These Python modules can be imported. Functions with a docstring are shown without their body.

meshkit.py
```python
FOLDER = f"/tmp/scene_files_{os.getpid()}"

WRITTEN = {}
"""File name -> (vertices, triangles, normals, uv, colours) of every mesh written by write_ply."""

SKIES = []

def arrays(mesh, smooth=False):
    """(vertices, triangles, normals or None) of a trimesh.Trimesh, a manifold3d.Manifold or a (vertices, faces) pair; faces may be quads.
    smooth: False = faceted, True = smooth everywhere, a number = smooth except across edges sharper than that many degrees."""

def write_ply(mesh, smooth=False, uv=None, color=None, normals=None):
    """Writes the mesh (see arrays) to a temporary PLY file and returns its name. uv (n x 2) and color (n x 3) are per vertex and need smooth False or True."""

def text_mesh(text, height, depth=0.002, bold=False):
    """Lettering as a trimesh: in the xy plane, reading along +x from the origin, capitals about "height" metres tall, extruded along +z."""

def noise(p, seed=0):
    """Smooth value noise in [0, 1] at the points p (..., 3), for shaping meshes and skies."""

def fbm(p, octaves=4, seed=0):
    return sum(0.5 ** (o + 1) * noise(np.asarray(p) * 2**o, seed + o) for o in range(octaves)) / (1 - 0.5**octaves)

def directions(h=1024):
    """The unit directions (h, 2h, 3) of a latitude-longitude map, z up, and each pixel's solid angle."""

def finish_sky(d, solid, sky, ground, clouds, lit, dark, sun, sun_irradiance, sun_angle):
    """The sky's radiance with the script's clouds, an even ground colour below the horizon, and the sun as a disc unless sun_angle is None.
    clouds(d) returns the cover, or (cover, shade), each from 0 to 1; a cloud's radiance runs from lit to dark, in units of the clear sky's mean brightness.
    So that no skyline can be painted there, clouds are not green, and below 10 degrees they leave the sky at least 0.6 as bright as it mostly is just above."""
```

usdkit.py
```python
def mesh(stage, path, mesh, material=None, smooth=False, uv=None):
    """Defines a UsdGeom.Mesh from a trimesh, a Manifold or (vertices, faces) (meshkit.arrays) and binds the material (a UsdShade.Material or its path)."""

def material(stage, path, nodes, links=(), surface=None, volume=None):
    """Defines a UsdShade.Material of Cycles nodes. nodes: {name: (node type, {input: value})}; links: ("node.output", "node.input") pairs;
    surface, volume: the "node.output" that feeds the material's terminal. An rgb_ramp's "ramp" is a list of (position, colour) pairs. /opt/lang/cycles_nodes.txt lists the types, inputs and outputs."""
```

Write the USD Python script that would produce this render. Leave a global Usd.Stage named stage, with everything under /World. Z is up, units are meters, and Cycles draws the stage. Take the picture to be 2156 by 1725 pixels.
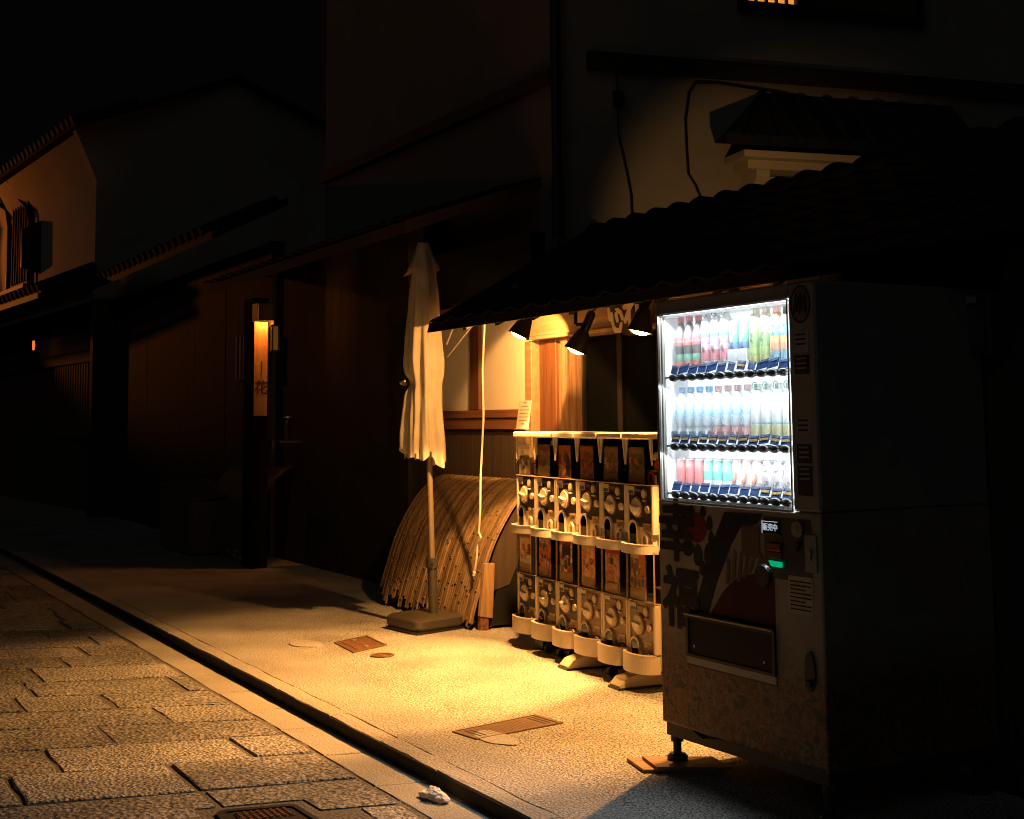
import math, random
import numpy as np
import trimesh, usdkit, meshkit
from shapely.geometry import Polygon, LineString, Point, box as sbox
from pxr import Usd, UsdGeom, UsdLux, UsdShade, Gf, Sdf

stage = Usd.Stage.CreateInMemory()
UsdGeom.SetStageUpAxis(stage, 'Z')
UsdGeom.Xform.Define(stage, '/World')
random.seed(7)
rng = np.random.default_rng(7)
material = lambda name, nodes, links, surface: usdkit.material(stage, '/World/Looks/' + name, nodes, links, surface=surface)

# ---------------------------------------------------------------- camera
# X runs along the shop front towards the near right, Y into the building, z up; the footpath is z = 0
EYE = 1.45
YAW, PITCH, ROLL = math.radians(29.1), math.radians(5.5), math.radians(0.5)
fw = np.array([-math.cos(YAW), math.sin(YAW), 0.0]); rt = np.array([math.sin(YAW), math.cos(YAW), 0.0]); up = np.array([0, 0, 1.0])
d_ = fw * math.cos(PITCH) + up * math.sin(PITCH)
u_ = up * math.cos(PITCH) - fw * math.sin(PITCH)
r_ = rt * math.cos(ROLL) - u_ * math.sin(ROLL)
u_ = u_ * math.cos(ROLL) + rt * math.sin(ROLL)
cam = UsdGeom.Camera.Define(stage, '/World/camera')
cam.AddTransformOp().Set(Gf.Matrix4d(*r_, 0, *u_, 0, *(-d_), 0, 0, 0, EYE, 1))
APERTURE = 36.0
cam.CreateHorizontalApertureAttr(APERTURE)
cam.CreateVerticalApertureAttr(APERTURE * 819 / 1024)
cam.CreateFocalLengthAttr(APERTURE * 2800 / 2156)
cam.CreateVerticalApertureOffsetAttr(-APERTURE * (862.5 - 620) / 2156)
cam.CreateClippingRangeAttr(Gf.Vec2f(0.05, 2000))
cam.CreateExposureAttr(0.0)

# ---------------------------------------------------------------- night sky, moonlight
SUN_EL, SUN_AZ = math.radians(38), math.radians(145)     # direction towards the moon
toward = np.array([math.sin(SUN_AZ) * math.cos(SUN_EL), math.cos(SUN_AZ) * math.cos(SUN_EL), math.sin(SUN_EL)])
sky_mat = material('night_sky', {
    'sky': ('sky_texture', {'sky_type': 'single_scattering', 'sun_disc': False, 'sun_elevation': SUN_EL, 'sun_rotation': SUN_AZ}),
    'grey': ('rgb_to_bw', {}),
    'tint': ('mix', {'mix_type': 'multiply', 'fac': 1.0, 'color2': (1.0, 0.92, 1.02)}),
    'bg': ('background_shader', {'strength': 0.0003})},
    [('sky.color', 'grey.color'), ('grey.val', 'tint.color1'), ('tint.color', 'bg.color')], 'bg.background')
dome = UsdLux.DomeLight.Define(stage, '/World/sky')
UsdShade.MaterialBindingAPI.Apply(dome.GetPrim()).Bind(sky_mat)
dome.GetPrim().SetCustomDataByKey('kind', 'structure')
moon = UsdLux.DistantLight.Define(stage, '/World/moon')
moon.CreateNormalizeAttr(True); moon.CreateIntensityAttr(0.008); moon.CreateAngleAttr(60.0); moon.CreateColorAttr(Gf.Vec3f(0.86, 0.98, 1.0))
moon.AddTransformOp().Set(Gf.Matrix4d(Gf.Rotation(Gf.Vec3d(0, 0, 1), Gf.Vec3d(*toward)), Gf.Vec3d(0, 0, 0)))
WARM = (1.0, 0.44, 0.11)      # tungsten spots
SODIUM = (1.0, 0.26, 0.035)     # street lamp down the street

# ---------------------------------------------------------------- helpers
taken, where = set(), {}
def numbered(path):
    if path not in taken:
        taken.add(path); return path
    k = 1
    while f'{path}_{k:03d}' in taken: k += 1
    path = f'{path}_{k:03d}'; taken.add(path); return path
def tag(p, label=None, cat=None, group=None, kind=None):
    prim = stage.GetPrimAtPath(p)
    for k, v in (('label', label), ('category', cat), ('group', group), ('kind', kind)):
        if v: prim.SetCustomDataByKey(k, v)
    return p
def thing(name, label, cat, loc=(0, 0, 0), rotz=0.0, group=None):
    p = numbered('/World/' + name); x = UsdGeom.Xform.Define(stage, p)
    x.AddTranslateOp().Set(Gf.Vec3d(*map(float, loc))); x.AddRotateZOp().Set(float(rotz))
    where[p] = (np.array(loc, float), math.radians(rotz))
    return tag(p, label, cat, group)
def structure(name):
    p = numbered('/World/' + name); UsdGeom.Xform.Define(stage, p); where[p] = (np.zeros(3), 0.0)
    return tag(p, kind='structure')
class MB:
    """collects solids; put() makes them one mesh of the scene"""
    def __init__(s): s.m = []
    def add(s, v, f=None):
        s.m.append(v if f is None else trimesh.Trimesh(np.asarray(v, float), np.asarray(f), process=False)); return s
    def box(s, x0, x1, y0, y1, z0, z1, c=0.0):
        if c <= 0:
            b = trimesh.creation.box([x1 - x0, y1 - y0, z1 - z0]); b.apply_translation([(x0 + x1) / 2, (y0 + y1) / 2, (z0 + z1) / 2]); return s.add(b)
        P = []
        for X, sx in ((x0, 1), (x1, -1)):
            for Y, sy in ((y0, 1), (y1, -1)):
                for Z, sz in ((z0, 1), (z1, -1)):
                    P += [(X + sx * c, Y + sy * c, Z), (X + sx * c, Y, Z + sz * c), (X, Y + sy * c, Z + sz * c)]
        return s.hull(P)
    def hull(s, P):
        h = trimesh.convex.convex_hull(np.asarray(P, float)); return s.add(h)
    def cyl(s, a, b, r, r2=None, n=16, cap=True):
        a, b = np.asarray(a, float), np.asarray(b, float); r2 = r if r2 is None else r2
        w = (b - a) / np.linalg.norm(b - a); t = np.cross(w, [0, 0, 1.0] if abs(w[2]) < .9 else [1.0, 0, 0]); t /= np.linalg.norm(t); q = np.cross(w, t)
        an = np.arange(n) * 2 * np.pi / n; ring = np.outer(np.cos(an), t) + np.outer(np.sin(an), q)
        v = np.vstack([a + ring * r, b + ring * r2, a, b]); f = []
        for i in range(n):
            j = (i + 1) % n; f += [(i, j, n + j), (i, n + j, n + i)]
            if cap: f += [(2 * n, j, i), (2 * n + 1, n + i, n + j)]
        return s.add(v, f)
    def tube(s, pts, r, n=8):
        pts = np.asarray(pts, float); T = np.gradient(pts, axis=0); T /= np.linalg.norm(T, axis=1, keepdims=True)
        ref = np.array([0.31, 0.52, 0.79]); an = np.arange(n) * 2 * np.pi / n; V = []
        for p, t in zip(pts, T):
            a = np.cross(t, ref); a /= np.linalg.norm(a); b = np.cross(t, a); V.append(p + r * (np.outer(np.cos(an), a) + np.outer(np.sin(an), b)))
        V = np.vstack(V); f = []
        for k in range(len(pts) - 1):
            for i in range(n):
                j = (i + 1) % n; f += [(k*n+i, k*n+j, k*n+n+j), (k*n+i, k*n+n+j, k*n+n+i)]
        e = (len(pts) - 1) * n
        f += [(0, i + 1, i) for i in range(1, n - 1)] + [(e, e + i, e + i + 1) for i in range(1, n - 1)]
        return s.add(V, f)
    def lathe(s, prof, c=(0, 0, 0), n=20):
        """prof: (radius, height) pairs, closed at both ends when the radius is 0"""
        V, f = [], []; an = np.arange(n) * 2 * np.pi / n
        for r, z in prof: V += [(c[0] + r * np.cos(t), c[1] + r * np.sin(t), c[2] + z) for t in an]
        for k in range(len(prof) - 1):
            for i in range(n):
                j = (i + 1) % n; f += [(k*n+i, k*n+j, k*n+n+j), (k*n+i, k*n+n+j, k*n+n+i)]
        return s.add(np.array(V), f)
    def prism(s, poly, y0, y1):
        """polygon of (x, z), extruded along y"""
        g = poly if hasattr(poly, 'geom_type') else Polygon(poly).buffer(0)
        for q in getattr(g, 'geoms', [g]):
            if q.is_empty or q.area < 1e-9: continue
            e = trimesh.creation.extrude_polygon(q, y1 - y0, engine='earcut'); v = e.vertices.copy()
            s.add(np.c_[v[:, 0], y1 - v[:, 2], v[:, 1]], e.faces)
        return s
    def xprism(s, poly, x0, x1):
        """polygon of (y, z), extruded along x"""
        g = Polygon(poly).buffer(0); e = trimesh.creation.extrude_polygon(g, x1 - x0, engine='earcut'); v = e.vertices
        return s.add(np.c_[x0 + v[:, 2], v[:, 0], v[:, 1]], e.faces)
    def slab(s, poly, z0, z1):
        """polygon of (x, y), extruded along z"""
        g = poly if hasattr(poly, 'geom_type') else Polygon(poly).buffer(0)
        for q in getattr(g, 'geoms', [g]):
            e = trimesh.creation.extrude_polygon(q, z1 - z0, engine='earcut'); e.apply_translation([0, 0, z0]); s.add(e)
        return s
    def move(s, M):
        for m in s.m: m.apply_transform(M)
        return s
    def mesh(s): return trimesh.util.concatenate(s.m)
def put(parent, name, mb, mat, smooth=False, label=None, kind=None, local=False, uv=None):
    """one mesh under parent; the shape is given in world coordinates unless local"""
    p = numbered(f'{parent or "/World"}/{name}'); m = mb.mesh() if isinstance(mb, MB) else mb
    root = '/'.join(p.split('/')[:3])
    if not local and root in where:
        loc, a = where[root]; v = m.vertices - loc; c, s_ = math.cos(-a), math.sin(-a)
        m = trimesh.Trimesh(np.c_[v[:, 0] * c - v[:, 1] * s_, v[:, 0] * s_ + v[:, 1] * c, v[:, 2]], m.faces, process=False)
    usdkit.mesh(stage, p, m, mat, smooth=smooth)
    if label or kind: tag(p, label=label, kind=kind)
    return p
def box(*a, c=0.0): return MB().box(*a, c=c)

# ---------------------------------------------------------------- materials
mats = {}
def mat(name, color, rough=0.55, metal=0.0, var=0.15, scale=14.0, bump=0.0, bscale=None, stretch=None, spec=0.5, color2=None, detail=4.0, coat=0.0, warp=0.0):
    """principled with a noise-mottled colour and, if asked, a fine relief"""
    if name in mats: return mats[name]
    c = np.array(color, float); a, b = c * (1 - var), np.minimum(c * (1 + var), 0.95)
    if color2 is not None: a, b = c, np.array(color2, float)
    nodes = {'g': ('geometry', {}), 'mp': ('mapping', {'scale': tuple(stretch or (1, 1, 1))}),
             'n': ('noise_texture', {'scale': scale, 'detail': detail, 'roughness': 0.6, 'distortion': warp}),
             'r': ('rgb_ramp', {'ramp': [(0.28, a), (0.72, b)]}),
             'p': ('principled_bsdf', {'roughness': rough, 'metallic': metal, 'specular_ior_level': spec, 'coat_weight': coat})}
    links = [('g.position', 'mp.vector'), ('mp.vector', 'n.vector'), ('n.fac', 'r.fac'), ('r.color', 'p.base_color')]
    if bump > 0:
        nodes['bn'] = ('noise_texture', {'scale': bscale or scale * 4, 'detail': 3.0})
        nodes['b'] = ('bump', {'strength': 1.0, 'distance': bump})
        links += [('mp.vector', 'bn.vector'), ('bn.fac', 'b.height'), ('b.normal', 'p.normal')]
    mats[name] = material(name, nodes, links, 'p.BSDF'); return mats[name]
def wood(name, c, c2, axis, rough=0.6, scale=26.0):
    st = [1.0, 1.0, 1.0]; st['xyz'.index(axis)] = 0.06
    return mat(name, c, color2=c2, rough=rough, scale=scale, stretch=st, bump=0.002, bscale=60, warp=0.4)
def emit(name, color, strength):
    if name not in mats: mats[name] = material(name, {'e': ('emission', {'color': color, 'strength': strength})}, [], 'e.emission')
    return mats[name]
def pane(name, tint=(0.97, 0.97, 0.97), rough=0.02):
    """a thin sheet: clear straight on, mirror-like at a grazing angle (Schlick)"""
    if name not in mats:
        mats[name] = material(name, {'f': ('layer_weight', {'blend': .5}), 'pw': ('math', {'math_type': 'power', 'value2': 5.0}), 'ma': ('math', {'math_type': 'multiply_add', 'value2': .9, 'value3': .035}),
                                     't': ('transparent_bsdf', {'color': tint}), 'g': ('glossy_bsdf', {'roughness': rough, 'color': (1, 1, 1)}), 'm': ('mix_closure', {})},
                              [('f.facing', 'pw.value1'), ('pw.value', 'ma.value1'), ('ma.value', 'm.fac'), ('t.BSDF', 'm.closure1'), ('g.BSDF', 'm.closure2')], 'm.closure')
    return mats[name]
def asphalt(name, dark, light, scale, bump, patch=0.25):
    """grey grit: fine speckle over broad blotches"""
    return material(name, {
        'g': ('geometry', {}),
        'n': ('noise_texture', {'scale': scale, 'detail': 2.0, 'roughness': 0.7}), 'w': ('noise_texture', {'scale': 1.7, 'detail': 5.0}),
        'r': ('rgb_ramp', {'ramp': [(0.40, dark), (0.5, tuple((np.array(dark) * .9 + np.array(light) * 1.1) / 2)), (0.60, light)]}),
        'rw': ('rgb_ramp', {'ramp': [(0.3, (1 - patch,) * 3), (0.7, (1 + patch * .4,) * 3)]}),
        'm': ('mix', {'mix_type': 'multiply', 'fac': 1.0}), 'v': ('voronoi_texture', {'scale': scale * .8}),
        'b': ('bump', {'strength': 1.0, 'distance': bump}), 'p': ('principled_bsdf', {'roughness': 0.85, 'specular_ior_level': 0.25})},
        [('g.position', 'n.vector'), ('g.position', 'w.vector'), ('g.position', 'v.vector'), ('n.fac', 'r.fac'), ('w.fac', 'rw.fac'), ('r.color', 'm.color1'), ('rw.color', 'm.color2'),
         ('m.color', 'p.base_color'), ('v.distance', 'b.height'), ('b.normal', 'p.normal')], 'p.BSDF')
GLYPH = {"販":[[[[0,6],[10,25],[4,26],[4,87],[34,87],[34,26],[27,25],[33,16],[36,20],[40,36],[41,85],[71,88],[82,91],[86,90],[89,86],[89,83],[68,79],[51,78],[49,76],[49,62],[87,61],[87,55],[82,38],[73,22],[80,14],[91,8],[86,0],[77,5],[67,14],[50,0],[45,4],[44,8],[56,15],[61,22],[50,44],[49,43],[47,24],[43,12],[35,0],[28,4],[28,9],[21,19],[21,22],[26,24],[25,26],[12,26],[12,24],[17,23],[17,20],[10,6],[7,2]],[[56,52],[64,33],[68,30],[74,42],[77,53],[57,53]],[[12,35],[25,34],[25,44],[12,44]],[[12,53],[25,52],[25,61],[12,61]],[[25,78],[12,79],[12,69],[25,69]]]],"売":[[[[51,38],[60,38],[60,12],[61,10],[78,10],[80,14],[80,22],[89,19],[87,7],[83,2],[62,1],[56,2],[52,5]]],[[[2,73],[3,81],[40,81],[41,91],[49,91],[50,81],[88,81],[87,72],[49,72],[49,66],[51,64],[79,64],[79,56],[11,56],[11,64],[39,64],[40,72]]],[[[5,50],[85,50],[85,30],[76,30],[75,41],[15,41],[14,30],[5,30]]],[[[0,6],[1,8],[17,13],[23,19],[26,27],[28,39],[37,38],[34,20],[31,14],[23,6],[9,0],[4,0]]]],"中":[[[[0,26],[0,74],[35,74],[35,91],[44,92],[45,74],[80,73],[80,27],[72,26],[70,27],[69,32],[45,32],[44,0],[35,1],[35,32],[10,32],[9,26]],[[45,42],[70,41],[70,65],[45,65]],[[9,42],[35,41],[35,65],[9,65]]]],"幸":[[[[0,57],[1,68],[39,68],[38,73],[11,73],[10,84],[39,85],[39,94],[41,96],[52,95],[53,85],[81,85],[82,73],[54,73],[52,69],[91,68],[93,65],[92,56],[76,56],[71,49],[72,47],[84,47],[85,36],[54,35],[52,31],[54,29],[89,29],[90,19],[88,17],[52,17],[52,1],[41,0],[39,2],[39,17],[4,17],[2,19],[3,29],[38,29],[39,34],[8,35],[7,44],[9,47],[21,47],[22,49],[18,56]],[[34,53],[37,47],[55,47],[59,55],[35,56]]]],"福":[[[[0,34],[0,37],[13,47],[25,64],[24,65],[5,65],[3,67],[4,77],[16,79],[11,88],[11,92],[21,95],[30,78],[37,78],[42,74],[44,79],[38,79],[37,81],[37,89],[39,91],[94,90],[94,80],[88,78],[88,50],[94,47],[93,1],[82,1],[80,5],[51,5],[50,1],[48,0],[38,1],[38,30],[35,31],[30,37],[29,36],[29,1],[17,1],[16,31],[13,31],[10,27],[5,26]],[[71,18],[80,17],[81,20],[72,21]],[[71,34],[80,33],[81,36],[72,37]],[[55,63],[76,62],[77,65],[56,66]],[[50,18],[58,17],[59,20],[51,21]],[[50,34],[58,33],[59,36],[51,37]],[[33,54],[37,48],[44,49],[43,69]]]],"志":[[[[0,7],[0,10],[6,21],[9,33],[13,34],[20,31],[22,35],[32,34],[33,11],[62,11],[63,22],[71,21],[66,31],[70,34],[76,35],[90,9],[89,6],[83,3],[79,3],[74,15],[71,5],[64,0],[26,1],[21,7],[20,28],[11,5],[6,4]]],[[[0,68],[1,78],[39,78],[40,92],[49,92],[51,90],[52,78],[90,77],[89,67],[51,67],[51,54],[84,53],[83,43],[45,43],[46,40],[51,38],[62,28],[62,26],[56,20],[52,21],[45,29],[33,36],[31,38],[33,43],[7,44],[7,54],[39,54],[39,67]]]],"れ":[[[[0,19],[0,22],[22,53],[21,56],[5,54],[3,56],[3,67],[22,69],[23,71],[23,85],[36,86],[38,84],[36,70],[39,67],[39,64],[57,72],[69,71],[75,66],[77,62],[77,46],[74,29],[74,18],[79,17],[87,24],[92,25],[94,20],[94,12],[89,7],[80,3],[69,3],[63,7],[60,14],[61,33],[64,50],[64,55],[61,59],[57,59],[48,55],[34,43],[33,0],[20,1],[20,24],[9,11],[7,11]]]],"花":[[[[0,33],[0,36],[9,42],[16,50],[24,64],[24,72],[2,72],[2,83],[24,83],[24,92],[26,93],[35,92],[36,83],[54,83],[55,91],[57,93],[65,93],[67,91],[67,83],[89,82],[88,72],[68,72],[67,65],[65,63],[56,62],[56,44],[78,58],[80,58],[86,51],[84,47],[78,43],[56,32],[56,13],[58,12],[79,12],[80,25],[81,27],[84,27],[91,23],[90,10],[86,3],[81,1],[50,2],[45,9],[45,26],[34,22],[30,29],[31,32],[45,38],[45,65],[55,65],[54,72],[35,72],[35,59],[27,47],[27,0],[16,0],[16,32],[13,32],[9,27],[7,27]]]]}
def glyph(ch, height, depth=0.002):
    """brush or sign character as a mesh in the xy plane, about height tall"""
    out, s = [], height / 84.0
    for rings in GLYPH[ch]:
        g = Polygon(rings[0], rings[1:]).buffer(0)
        for q in getattr(g, 'geoms', [g]):
            e = trimesh.creation.extrude_polygon(q, depth / s, engine='earcut'); e.apply_scale(s); out.append(e)
    return trimesh.util.concatenate(out)
def facing(m, x, y, z):
    """stand a flat mesh (xy) upright on a front that faces -Y, its lower left corner at x, z"""
    v = m.vertices; return MB().add(np.c_[x + v[:, 0], y - v[:, 2], z + v[:, 1]], m.faces)
def facing_x(m, x, y, z):
    v = m.vertices; return MB().add(np.c_[x + v[:, 2], y + v[:, 0], z + v[:, 1]], m.faces)
# ================================================================ ground
ROAD = -0.06
M_mortar = asphalt('stone_mortar', (0.07, 0.062, 0.05), (0.17, 0.155, 0.13), 90, 0.004)
stone_mats = [asphalt(f'road_stone_{i}', tuple(0.10 * k * np.array([1, .95, .87])), tuple(0.40 * k * np.array([1, .96, .89])), 60 + 6 * i, 0.009, 0.4) for i, k in enumerate((0.76, 0.95, 1.12))]
M_gutter = asphalt('gutter_concrete', (0.25, 0.235, 0.205), (0.36, 0.34, 0.30), 130, 0.003)
M_kerb = asphalt('kerb_granite', (0.22, 0.205, 0.18), (0.37, 0.35, 0.31), 95, 0.005)
M_kerb_shade = mat('kerb_face_shade', (.022, .019, .015), var=.4, scale=20, rough=.9)  # shade of the kerb's street side, painted as near-black colour
M_walk = asphalt('footpath_asphalt', (0.07, 0.066, 0.058), (0.52, 0.505, 0.465), 96, 0.008, 0.35)
M_strip = asphalt('footpath_strip', (0.13, 0.124, 0.112), (0.43, 0.415, 0.38), 105, 0.006, 0.3)
M_patch = asphalt('footpath_repair', (0.27, 0.26, 0.235), (0.40, 0.385, 0.35), 120, 0.004)
ground = structure('ground')
put(ground, 'earth', box(-90, 60, -60, 80, -0.6, -0.25), M_mortar)
road = structure('road')
put(road, 'mortar_bed', box(-60, 12, -6, 2.46, -0.249, ROAD - 0.0058), M_mortar)
def stone(poly, z, h, jitter=0.004, cham=0.0045, tilt=0.0):
    """a hewn slab: uneven outline, chamfered and slightly dished top"""
    pts = []
    P = np.asarray(poly, float)
    for a, b in zip(P, np.roll(P, -1, 0)):
        L = np.linalg.norm(b - a); k = max(2, min(7, int(L / 0.14)))
        for t in np.arange(k) / k:
            q = a + (b - a) * t
            pts.append(q + (rng.normal(0, jitter, 2) if t > 0 else rng.normal(0, jitter * .6, 2)))
    pts = np.array(pts); c = pts.mean(0); n = len(pts)
    inn = c + (pts - c) * (1 - cham * 1.6 / np.maximum(np.linalg.norm(pts - c, axis=1, keepdims=True), .05))
    sl = rng.normal(0, tilt, 2)
    zt = lambda q: z + (q - c) @ sl + rng.normal(0, 0.0012, len(q))
    V = np.vstack([np.c_[inn, zt(inn)], np.c_[pts, zt(pts) - cham], np.c_[pts, np.full(n, z - h)], [[*c, z + 0.001]]]); F = []
    for i in range(n):
        j = (i + 1) % n
        F += [(3 * n, i, j), (i, n + i, n + j), (i, n + j, j), (n + i, 2 * n + i, 2 * n + j), (n + i, 2 * n + j, n + j)]
    return trimesh.Trimesh(V, F, process=False)
rows = [-3.75, -4.2, -4.64, -5.08, -5.53, -6.04, -6.48, -6.9, -7.34, -7.78, -8.27, -8.74]
while rows[-1] > -19: rows.append(rows[-1] - 0.44 - 0.03 * random.random())
slope = [0.23, 0.24, 0.25, 0.24, 0.23, 0.21, 0.27, 0.36, 0.36, 0.36, 0.31, 0.38] + [0.36] * 40
cuts = {3: [1.62], 4: [0.95, 1.61], 5: [1.17, 1.99], 6: [0.7, 1.5], 7: [1.05, 1.855], 8: [1.24, 1.68], 9: [1.36, 2.14], 10: [0.6, 1.475], 11: [1.2, 1.70], 12: [1.9]}
COVER = sbox(-5.36, -4.90, 1.52, 1.95)
MANHOLE = Polygon([(-5.29, 1.58), (-5.22, 1.89), (-4.81, 1.91), (-4.75, 1.55)])
row_x = lambda k, y: rows[k] + slope[k] * (y - 1.95)
for k in range(len(rows) - 1):
    ys = sorted([2.262] + cuts.get(k, [1.0 + .5 * random.random(), 1.75 + .35 * random.random()]) + [0.25 - .5 * random.random(), -0.7 - .4 * random.random(), -1.9])
    wide = 0.012
    for y0, y1 in zip(ys[:-1], ys[1:]):
        if y1 - y0 < 0.12: continue
        g = 0.007 + 0.014 * random.random()
        q = [(row_x(k + 1, y0) + wide, y0 + g), (row_x(k, y0) - wide, y0 + g), (row_x(k, y1) - wide, y1 - .008), (row_x(k + 1, y1) + wide, y1 - .008)]
        pg = Polygon(q)
        if pg.intersects(MANHOLE.buffer(.06)):
            pg = pg.difference(MANHOLE.buffer(.055, join_style=2)).buffer(0)
            if pg.is_empty: continue
            pg = max(getattr(pg, 'geoms', [pg]), key=lambda a: a.area)
            if pg.area < .02: continue
            q = list(pg.exterior.coords)[:-1][::(-1 if pg.exterior.is_ccw is False else 1)]
            put(road, 'paving_stone', MB().slab(Polygon(q).buffer(-.006), ROAD - .10, ROAD), stone_mats[random.randrange(3)]); continue
        put(road, 'paving_stone', stone(q, ROAD + random.uniform(-.003, .004), .1, tilt=.004), stone_mats[random.randrange(3)])
gx = [-4.15, -4.67, -5.30, -5.90, -6.49, -7.0, -7.56] + [-7.56 - .6 * k for k in range(1, 20)]
for a, b in zip(gx[:-1], gx[1:]):
    put(road, 'gutter_slab', stone([(b + .003, 2.278), (a - .003, 2.278), (a - .003 + .04, 2.498), (b + .003 + .04, 2.498)], ROAD - .001, .1, jitter=.002, cham=.004), M_gutter)
put(road, 'gutter_slab', box(-3.9, 8, 2.28, 2.5, -.2, ROAD), M_gutter)

walk = structure('footpath')
put(walk, 'asphalt_surface', box(-60, 12, 2.603, 12, -0.24, -0.001), M_walk)
kx = [-3.6, -4.35, -5.19, -5.79, -6.41, -7.2, -8.0] + [-8.0 - .75 * k for k in range(1, 18)]
for a, b in zip(kx[:-1], kx[1:]):
    put(walk, 'kerb_stone', stone([(b + .002, 2.5045), (a - .002, 2.5045), (a - .002, 2.601), (b + .002, 2.601)], 0.0, .2, jitter=.0015, cham=.004), M_kerb)
    put(walk, 'kerb_face', box(b + .002, a - .002, 2.498, 2.5025, -.075, -.005, c=.001), M_kerb_shade)  # thin dark plate added to draw the shadow band below the kerb edge
put(walk, 'kerb_stone', box(-3.59, 8, 2.503, 2.6, -.2, 0), M_kerb)
def sheet(poly, z, m, name, wob=.012):
    pts = []
    P = np.asarray(poly, float)
    for a, b in zip(P, np.roll(P, -1, 0)):
        k = max(2, int(np.linalg.norm(b - a) / .12))
        pts += [a + (b - a) * t / k + rng.normal(0, wob, 2) for t in range(k)]
    return put(walk, name, MB().slab(Polygon(pts).buffer(0), -0.02, z), m)
sheet([(-60, 2.605), (6, 2.605), (6, 2.88), (-4.5, 2.88), (-5.5, 2.96), (-6.8, 2.94), (-8.0, 3.03), (-14, 3.05), (-60, 3.0)], 0.0006, M_strip, 'trench_strip', .004)
for cx, cy, a, b in ((-8.53, 3.16, .15, .10), (-5.55, 2.98, .16, .075)):
    put(walk, 'repair_patch', MB().slab(Polygon([(cx + a * math.cos(t) * (1 + .12 * math.sin(3 * t)), cy + b * math.sin(t)) for t in np.linspace(0, 6.283, 26)[:-1]]), -.02, .005), M_patch)
# covers let into the ground
M_iron = mat('rusty_iron', (0.10, 0.055, 0.03), color2=(0.22, 0.12, 0.06), rough=.5, metal=.4, scale=30, bump=.001)
M_iron_dark = mat('dark_iron', (0.03, 0.027, 0.025), rough=.55, metal=.3, scale=30, bump=.001)
def frame_of(P, inset):
    c = P.mean(0); return c + (P - c) * (1 - inset)
t = thing('drain_cover', 'rusty square drain cover in the footpath beside the parasol base', 'drain cover', (-8.33, 3.46, 0))
P = np.array([(-8.473, 3.337), (-8.035, 3.297), (-8.188, 3.597), (-8.623, 3.635)])
put(t, 'frame', MB().slab(Polygon(P, [frame_of(P, .1)[::-1]]), -.03, .006), M_iron)
put(t, 'plate', MB().slab(Polygon(frame_of(P, .13)), -.03, .004), M_iron)
ribs = MB(); c = P.mean(0)
for k in range(9):
    u = .14 + .72 * k / 8; a = P[0] + (P[1] - P[0]) * u; b = P[3] + (P[2] - P[3]) * u; a, b = a + (b - a) * .16, a + (b - a) * .84
    n_ = (P[1] - P[0]) / np.linalg.norm(P[1] - P[0]) * .009
    ribs.slab(Polygon([a - n_, a + n_, b + n_, b - n_]), .0035, .0085)
put(t, 'raised_ribs', ribs, M_iron)
bo = MB()
for u, v in ((.2, .5), (.8, .5)):
    q = P[0] + (P[1] - P[0]) * u + (P[3] - P[0]) * v; bo.cyl((*q, .003), (*q, .010), .017)
put(t, 'lifting_stud', bo, mat('worn_steel', (.45, .42, .38), rough=.4, metal=.6))
t = thing('valve_cover', 'small round valve cover beside the square drain cover', 'valve cover', (-7.85, 3.42, 0))
put(t, 'ring', MB().lathe([(.05, -.02), (.05, .007), (.075, .007), (.075, -.02)], (-7.85, 3.416, 0), 26), M_iron)
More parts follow.
